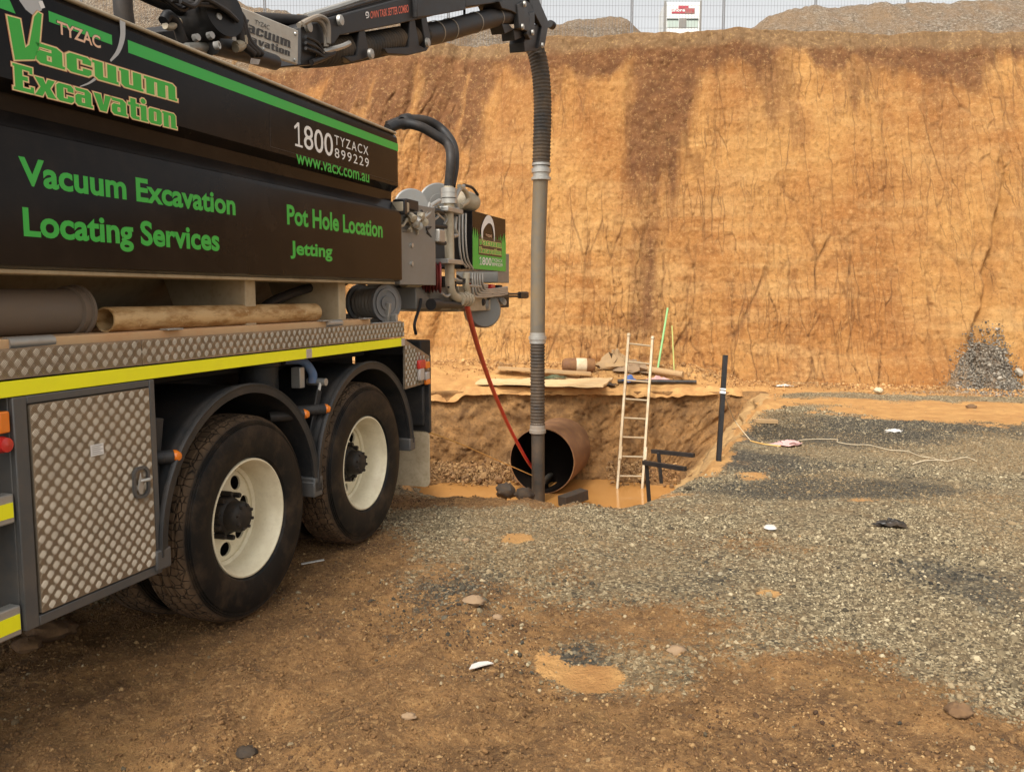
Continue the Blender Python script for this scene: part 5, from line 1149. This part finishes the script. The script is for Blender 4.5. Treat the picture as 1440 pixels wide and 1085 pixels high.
# boards and stuff on the far ledge
def board(u0, v0, u1, v1, z, th, wd, name, mat, label, cat, d=None):
    a = gnd(u0, v0, z); b = gnd(u1, v1, z); thing(name, MB().bar(a + np.array([0, 0, th / 2]), b + np.array([0, 0, th / 2]), wd, th), a, label, cat, mat, bevel=.004)
zl_ = .06
a = [gnd(u, v, .05) for u, v in ((668, 540), (848, 545), (862, 534), (690, 527))]
def sheet(pts, th, nx=14, ny=8, amp=.02, seed=1):
    vs = []; fs = []; rgn = random.Random(seed)
    for lay in (th, 0):
        rgn = random.Random(seed)
        for j in range(ny + 1):
            for i in range(nx + 1):
                u, v = i / nx, j / ny; p = (pts[0] * (1 - u) + pts[1] * u) * (1 - v) + (pts[3] * (1 - u) + pts[2] * u) * v
                e = rgn.uniform(-1, 1) * amp; vs.append((p[0] + rgn.uniform(-1, 1) * amp * .6, p[1] + rgn.uniform(-1, 1) * amp, p[2] + lay + e))
    n = (nx + 1) * (ny + 1)
    for j in range(ny):
        for i in range(nx):
            q = j * (nx + 1) + i; fs.append((q, q + 1, q + nx + 2, q + nx + 1)); fs.append((q + n, q + n + nx + 1, q + n + nx + 2, q + n + 1))
    edge = [i for i in range(nx + 1)] + [j * (nx + 1) + nx for j in range(1, ny + 1)] + [ny * (nx + 1) + i for i in range(nx - 1, -1, -1)] + [j * (nx + 1) for j in range(ny - 1, 0, -1)]
    for k in range(len(edge)): p, q = edge[k], edge[(k + 1) % len(edge)]; fs.append((q, p, p + n, q + n))
    return MB().add(vs, fs)
thing('plywood_sheet', sheet(a, .035, 16, 6, .012), a[0], 'large pale muddy board lying over the far edge of the pit', 'board', 'pale_board')
def ledge(u, d, lift=0.0):
    x = (u - 720) / F * (d * math.cos(PITCH)); z = float(relief(np.array([x]), np.array([d]))[0]); return np.array([x, d, z + lift])
thing('plank', MB().bar(ledge(700, 16.0, .10), ledge(832, 15.95, .10), .25, .05), ledge(700, 16.0), 'brown plank lying behind the pale board at the wall foot', 'plank', 'timber', bevel=.004)
c = ledge(815, 16.35, .12)
thing('gas_cylinder', None, c, 'rusty cylinder with a pale band lying at the foot of the cut wall', 'cylinder', parts=[
    ('body', lathe_dir([(.001, -.33), (.09, -.32), (.13, -.27), (.135, -.2), (.135, .24), (.12, .30), (.001, .31)], c, (1, .05, -.02)), 'rust'),
    ('band', lathe_dir([(.1365, -.06), (.138, -.05), (.138, .13), (.1365, .14)], c, (1, .05, -.02)), 'flap_rubber')])
thing('black_pipe', MB().tube([ledge(870, 15.55, .05), ledge(982, 15.45, .06)], .036, 12), ledge(870, 15.5), 'long thin dark blue pipe lying on the far ledge behind the ladder', 'pipe', 'black_plastic')
thing('timber_post', MB().tube([ledge(912, 16.2, .10), ledge(963, 15.75, .10)], .062, 14), ledge(915, 16), 'short dark round timber lying near the wall foot behind the ladder', 'timber', 'timber')
def rumple(c, rx, ry, h, mat, name, label, cat, seed, n=14, m=8, spike=.35):
    rn = random.Random(seed); vs = []; fs = []; vs.append((c[0], c[1], c[2] + h))
    for i in range(1, m + 1):
        for k in range(n):
            a = 2 * math.pi * k / n; t = i / m; rr_ = t * (1 + rn.uniform(-spike, spike) * t); hh = h * (1 - t ** 1.6) * rn.uniform(.45, 1.25) + (.012 * (1 if k % 2 else -.2) * t)
            vs.append((c[0] + rx * rr_ * math.cos(a), c[1] + ry * rr_ * math.sin(a), c[2] + max(hh, -.004)))
    for k in range(n): fs.append((0, 1 + k, 1 + (k + 1) % n))
    for i in range(m - 1):
        for k in range(n): q = 1 + i * n + k; q2 = 1 + i * n + (k + 1) % n; fs.append((q, q + n, q2 + n, q2))
    fs.append(tuple(1 + (m - 1) * n + k for k in range(n)))
    return thing(name, MB().add(vs, fs), c, label, cat, mat, smooth=60)
rumple(ledge(887, 15.5, .05), .13, .10, .12, 'blue_cloth', 'blue_rag', 'bright blue rag beside the ladder on the far ledge', 'rag', 3)
rumple(ledge(927, 15.7, .0), .26, .16, .10, 'pink_cloth', 'red_rag', 'faded red rag next to the dark timber on the far ledge', 'rag', 4)
rumple(ledge(866, 16.5, .0), .34, .25, .34, 'timber', 'sacking_heap', 'crumpled brown sacking heaped at the foot of the cut wall', 'sacking', 5, spike=.5)
rumple(ledge(893, 16.25, .0), .36, .2, .24, 'stone', 'rag_heap', 'grey crumpled rags between the sacking heap and the ladder', 'rags', 6, spike=.5)
rumple(ledge(780, 15.75, .06), .24, .10, .06, 'net_green', 'net_scrap', 'dark green scrap of netting on the pale board', 'netting', 8, spike=.5)
rumple(ledge(853, 15.3, .03), .20, .14, .06, 'dark_clod', 'torn_plastic', 'torn dark plastic at the corner of the pale board', 'plastic', 9, spike=.6)
for (u0, d0, u1, v1, mt, r, lb) in ((925, 16.3, 939, 433, 'green_stake', .020, 'tall bright green stake leaning on the cut wall behind the ladder'), (951, 16.2, 945, 458, 'lime_stake', .013, 'thin yellow green stake leaning beside the bright green one')):
    a = ledge(u0, d0); b = atd(u1, v1, a[1] + .4); thing('stake', MB().tube([a - np.array([0, 0, .1]), b], r, 8), a, lb, 'stake', mt)
# clods by the suction tube
def clod(c, r, mat, name, label, cat, seed, group=None, sq=(1, 1, .7)):
    rn = np.random.default_rng(seed); n, m = 12, 8; vs = []; fs = []
    for i in range(m + 1):
        th = math.pi * i / m
        for k in range(n):
            a = 2 * math.pi * k / n; d = Vector((math.sin(th) * math.cos(a), math.sin(th) * math.sin(a), math.cos(th)))
            f = 1 + (.0 if i in (0, m) else float(rn.uniform(-.22, .22))); vs.append(tuple(np.array(c) + np.array(d) * r * f * np.array(sq)))
    for i in range(m):
        for k in range(n): fs.append((i * n + k, (i + 1) * n + k, (i + 1) * n + (k + 1) % n, i * n + (k + 1) % n))
    return thing(name, MB().add(vs, fs), (c[0], c[1], c[2] - r * sq[2]), label, cat, mat, group, smooth=50)
thing('timber_block', MB().bar(atd(790, 705, 12.7), atd(822, 694, 13.0), .18, .16), atd(800, 705, 12.7), 'black wet block lying in the puddle right of the suction tube', 'block', 'dark_clod', bevel=.01)
k = 0
for (u, v, d, r, mt, lb) in ((712, 690, 12.6, .16, 'dark_clod', 'black wet clod in the puddle left of the suction tube'), (738, 695, 12.3, .14, 'dark_clod', 'black clod right against the foot of the suction tube'),
        (1235, 553, None, .07, 'flap_rubber', 'round pale stone at the edge of the orange puddle'), (728, 797, None, .0, '', '')):
    if r == 0: continue
    c = atd(u, v, d) if d else gnd(u, v) + np.array([0, 0, .05]); clod(c, r, mt, 'stone' if d is None else 'mud_clod', lb, 'stone' if d is None else 'clod', 50 + k); k += 1
STN = [(667, 862, .042, 'stone', 'pinkish broken stone in the gravel near the clay patch'), (951, 913, .032, 'stone', 'small round stone right of the orange clay patch'), (1347, 1007, .040, 'mud_clod', 'brown angular stone on the mud at the gravel border'),
       (700, 868, .022, 'stone', 'little pale stone beside the broken pinkish stone'), (1366, 572, .06, 'mud_clod', 'dark clod standing in the orange puddle'), (655, 770, .02, 'stone', 'little flat stone on the gravel behind the truck wheel'),
       (68, 905, .07, 'mud_clod', 'lumpy mud clod under the toolbox'), (40, 925, .055, 'mud_clod', 'smaller mud clod on the ground ahead of the toolbox'), (92, 893, .05, 'mud_clod', 'mud clod in the shade of the toolbox by the inner tyre'), (345, 1040, .035, 'dark_clod', 'dark mud lump on the open brown mud'),
       (575, 1000, .022, 'stone', 'pale pebble set in the open brown mud')]
for i, (u, v, r, mt, lb) in enumerate(STN):
    c = gnd(u, v); c[2] = float(relief(np.array([c[0]]), np.array([c[1]]))[0]) + r * .35; clod(c, r, mt, 'stone', lb, 'stone', 80 + i, sq=(1.25, 1, .65))
# litter
def on_ground(u, v): p = gnd(u, v); p[2] = float(relief(np.array([p[0]]), np.array([p[1]]))[0]) + .012; return p
rumple(on_ground(1252, 740), .105, .055, .05, 'black_plastic', 'plastic_bag', 'crumpled black plastic bag on the pale gravel', 'bag', 11, spike=.5)
rumple(on_ground(1110, 624), .16, .10, .05, 'pink_cloth', 'pink_rag', 'pale pink rag at the end of the string on the gravel', 'rag', 12, spike=.5)
rumple(on_ground(1258, 606), .11, .07, .035, 'white_plastic', 'paper_scrap', 'crumpled white and dark scrap on the dark gravel', 'scrap', 13, spike=.5)
rumple(ledge(1108, 15.3, .01), .16, .1, .04, 'white_plastic', 'plastic_scrap', 'flattened plastic scrap at the foot of the cut wall', 'scrap', 14, spike=.5)
c = on_ground(1083, 741); thing('cup_lid', MB().lathe([(.001, .018), (.03, .018), (.040, .010), (.046, .0), (.001, -.002)], tuple(c), 'z', 20), c, 'small white plastic lid on the pale gravel', 'lid', 'white_plastic')
a = on_ground(676, 935)
lf = [a + np.array([x, y, z]) for x, y, z in ((-.05, -.022, .0), (-.02, -.03, .01), (.02, -.008, .012), (.056, .028, .004), (.03, .034, .010), (-.01, .018, .014), (-.04, .0, .010))]
mb = MB(); n = len(lf); mb.add(lf + [p - np.array([0, 0, .004]) for p in lf], [tuple(range(n)), tuple(range(2 * n - 1, n - 1, -1))] + [(i, i + n, (i + 1) % n + n, (i + 1) % n) for i in range(n)])
thing('white_scrap', mb, a, 'leaf shaped white scrap lying where gravel meets mud', 'scrap', 'white_plastic')
a = on_ground(424, 796); b = on_ground(456, 793); thing('plastic_strip', MB().bar(a, b, .02, .006), a, 'narrow pale plastic strip on the ground behind the front tyre', 'strip', 'white_plastic', bevel=.001)
a = on_ground(1062, 593); b = on_ground(1092, 592); thing('timber_offcut', MB().bar(a + np.array([0, 0, .02]), b + np.array([0, 0, .02]), .09, .05), a, 'short brown timber offcut on the gravel by the pit edge', 'offcut', 'timber', bevel=.004)
sp = [on_ground(*p) for p in ((1055, 617), (1075, 624), (1098, 626))]
thing('string', MB().tube(catmull(sp, 6), .008, 6), sp[0], 'short orange string between the pit edge and the pink rag', 'string', 'orange_string')
sp = [on_ground(*p) for p in ((1118, 622), (1130, 618), (1175, 617), (1178, 622), (1200, 624), (1222, 624), (1250, 630), (1275, 632), (1295, 640), (1310, 642), (1330, 647), (1345, 643), (1360, 641), (1374, 646))]
thing('string', MB().tube(catmull(sp, 6), .0045, 6), sp[0], 'long white string snaking away from the pink rag over the gravel', 'string', 'string')
sp = [on_ground(*p) for p in ((1284, 655), (1300, 650), (1322, 646), (1328, 647))]
thing('string', MB().tube(catmull(sp, 6), .007, 6), sp[0], 'short white string branching off the long one', 'string', 'string')
tp_ = pb_ + (pt_ - pb_) * .66
sp = [tp_, atd(1030, 585, 9.6), atd(1042, 603, 9.7), on_ground(1056, 617)]
thing('string', MB().tube(catmull(sp, 8), .005, 6), sp[0], 'pale string hanging from the tape band of the black post', 'string', 'string')

# ------------------------------------------------------------------ fence and cabinet on the plateau
FD = 21.0; sx = 124 / F * FD; x0 = (882 - 720) / F * FD; ztop, zbot = 9.45, 7.15
for k in range(-8, 8):
    xa, xb = x0 + k * sx, x0 + (k + 1) * sx; c = ((xa + xb) / 2, FD, zbot); hw = sx / 2 - .02
    if -720 > (xa / FD * F) or xa / FD * F > 760: continue
    r = empty('fence_panel', c); tag(r, {0: 'wire mesh fence panel standing in front of the white cabinet', 1: 'wire mesh fence panel between the white cabinet and the big spoil mound', -1: 'wire mesh fence panel behind the end of the boom'}.get(k, 'wire mesh fence panel behind the big spoil mound' if k > 1 else 'wire mesh fence panel behind the boom arm above the truck tank'), 'fence', 'wire fence panels along the top of the cut')
    for sg in (-1, 1): MB().tube([(sg * hw, 0, -.05), (sg * hw, 0, ztop - zbot)], .015, 8).build('fence_post', 'fence_wire', r)
    MB().tube([(-hw, 0, ztop - zbot), (hw, 0, ztop - zbot)], .018, 8).build('top_rail', 'fence_wire', r)
    mb = MB()
    for i in range(1, 29): x = -hw + 2 * hw * i / 29; mb.tube([(x, .0, .05), (x, .0, ztop - zbot)], .0028, 4, False)
    for i in range(1, 9): z = (ztop - zbot) * i / 9; mb.tube([(-hw, .006, z), (hw, .006, z)], .0028, 4, False)
    tag(mb.build('wire_mesh', 'fence_wire', r), kind='stuff')
CD = 22.6
ca = atd(935.5, 3, CD); cb = atd(984.5, 47, CD); cw = cb[0] - ca[0]; top = ca[2]; cx = (ca[0] + cb[0]) / 2
cbn = empty('site_cabinet', (cx, CD, 7.12)); tag(cbn, 'white site cabinet with a red sign standing behind the wire fence', 'cabinet')
hz = top - 7.12; rel = lambda u, v: (atd(u, v, CD)[0] - cx, atd(u, v, CD)[2] - 7.12)
MB().box((-cw / 2, .0, 0), (cw / 2, .95, hz)).build('shell', 'cabinet_white', cbn, bevel=.02)
for sg in (-1, 1): MB().box((sg * cw / 2 - .025, -.03, 0), (sg * cw / 2 + .025, .02, hz + .03)).build('corner_post', 'machine_grey', cbn, bevel=.008)
for (u0, v0, u1, v1, mt, nm, y0) in ((944.5, 13, 976.5, 19.5, 'sign_red', 'sign_panel', -.012), (963, 12, 976.5, 19.5, 'sign_dull_red', 'sign_panel', -.016), (954, 8.5, 968, 12.4, 'sign_red', 'sign_crest', -.012),
       (938.5, 27, 954, 39, 'cabinet_pane', 'pane', -.012), (965.5, 27, 981.5, 39, 'cabinet_pane', 'pane', -.012), (938, 26.5, 954, 29, 'cabinet_dark', 'pane_shadow_strip', -.02), (965.5, 26.5, 982, 29, 'cabinet_dark', 'pane_shadow_strip', -.02), (955, 26, 965, 39.5, 'machine_grey', 'door_latch_plate', -.015)):  # raised dark strips draw a shadow line across the pane tops
    a, b = rel(u0, v0), rel(u1, v1); MB().box((a[0], y0, b[1]), (b[0], -.0005, a[1])).build(nm, mt, cbn, bevel=.003)
a, b = rel(945, 12.4), rel(963, 17); put_text('shore', (a[0], b[0], b[1], a[1]), -.018, 'white_vinyl', cbn, .03)
a, b = rel(964, 12.6), rel(975.5, 17); put_text('hire', (a[0], b[0], b[1], a[1]), -.020, 'sign_red', cbn, .01)
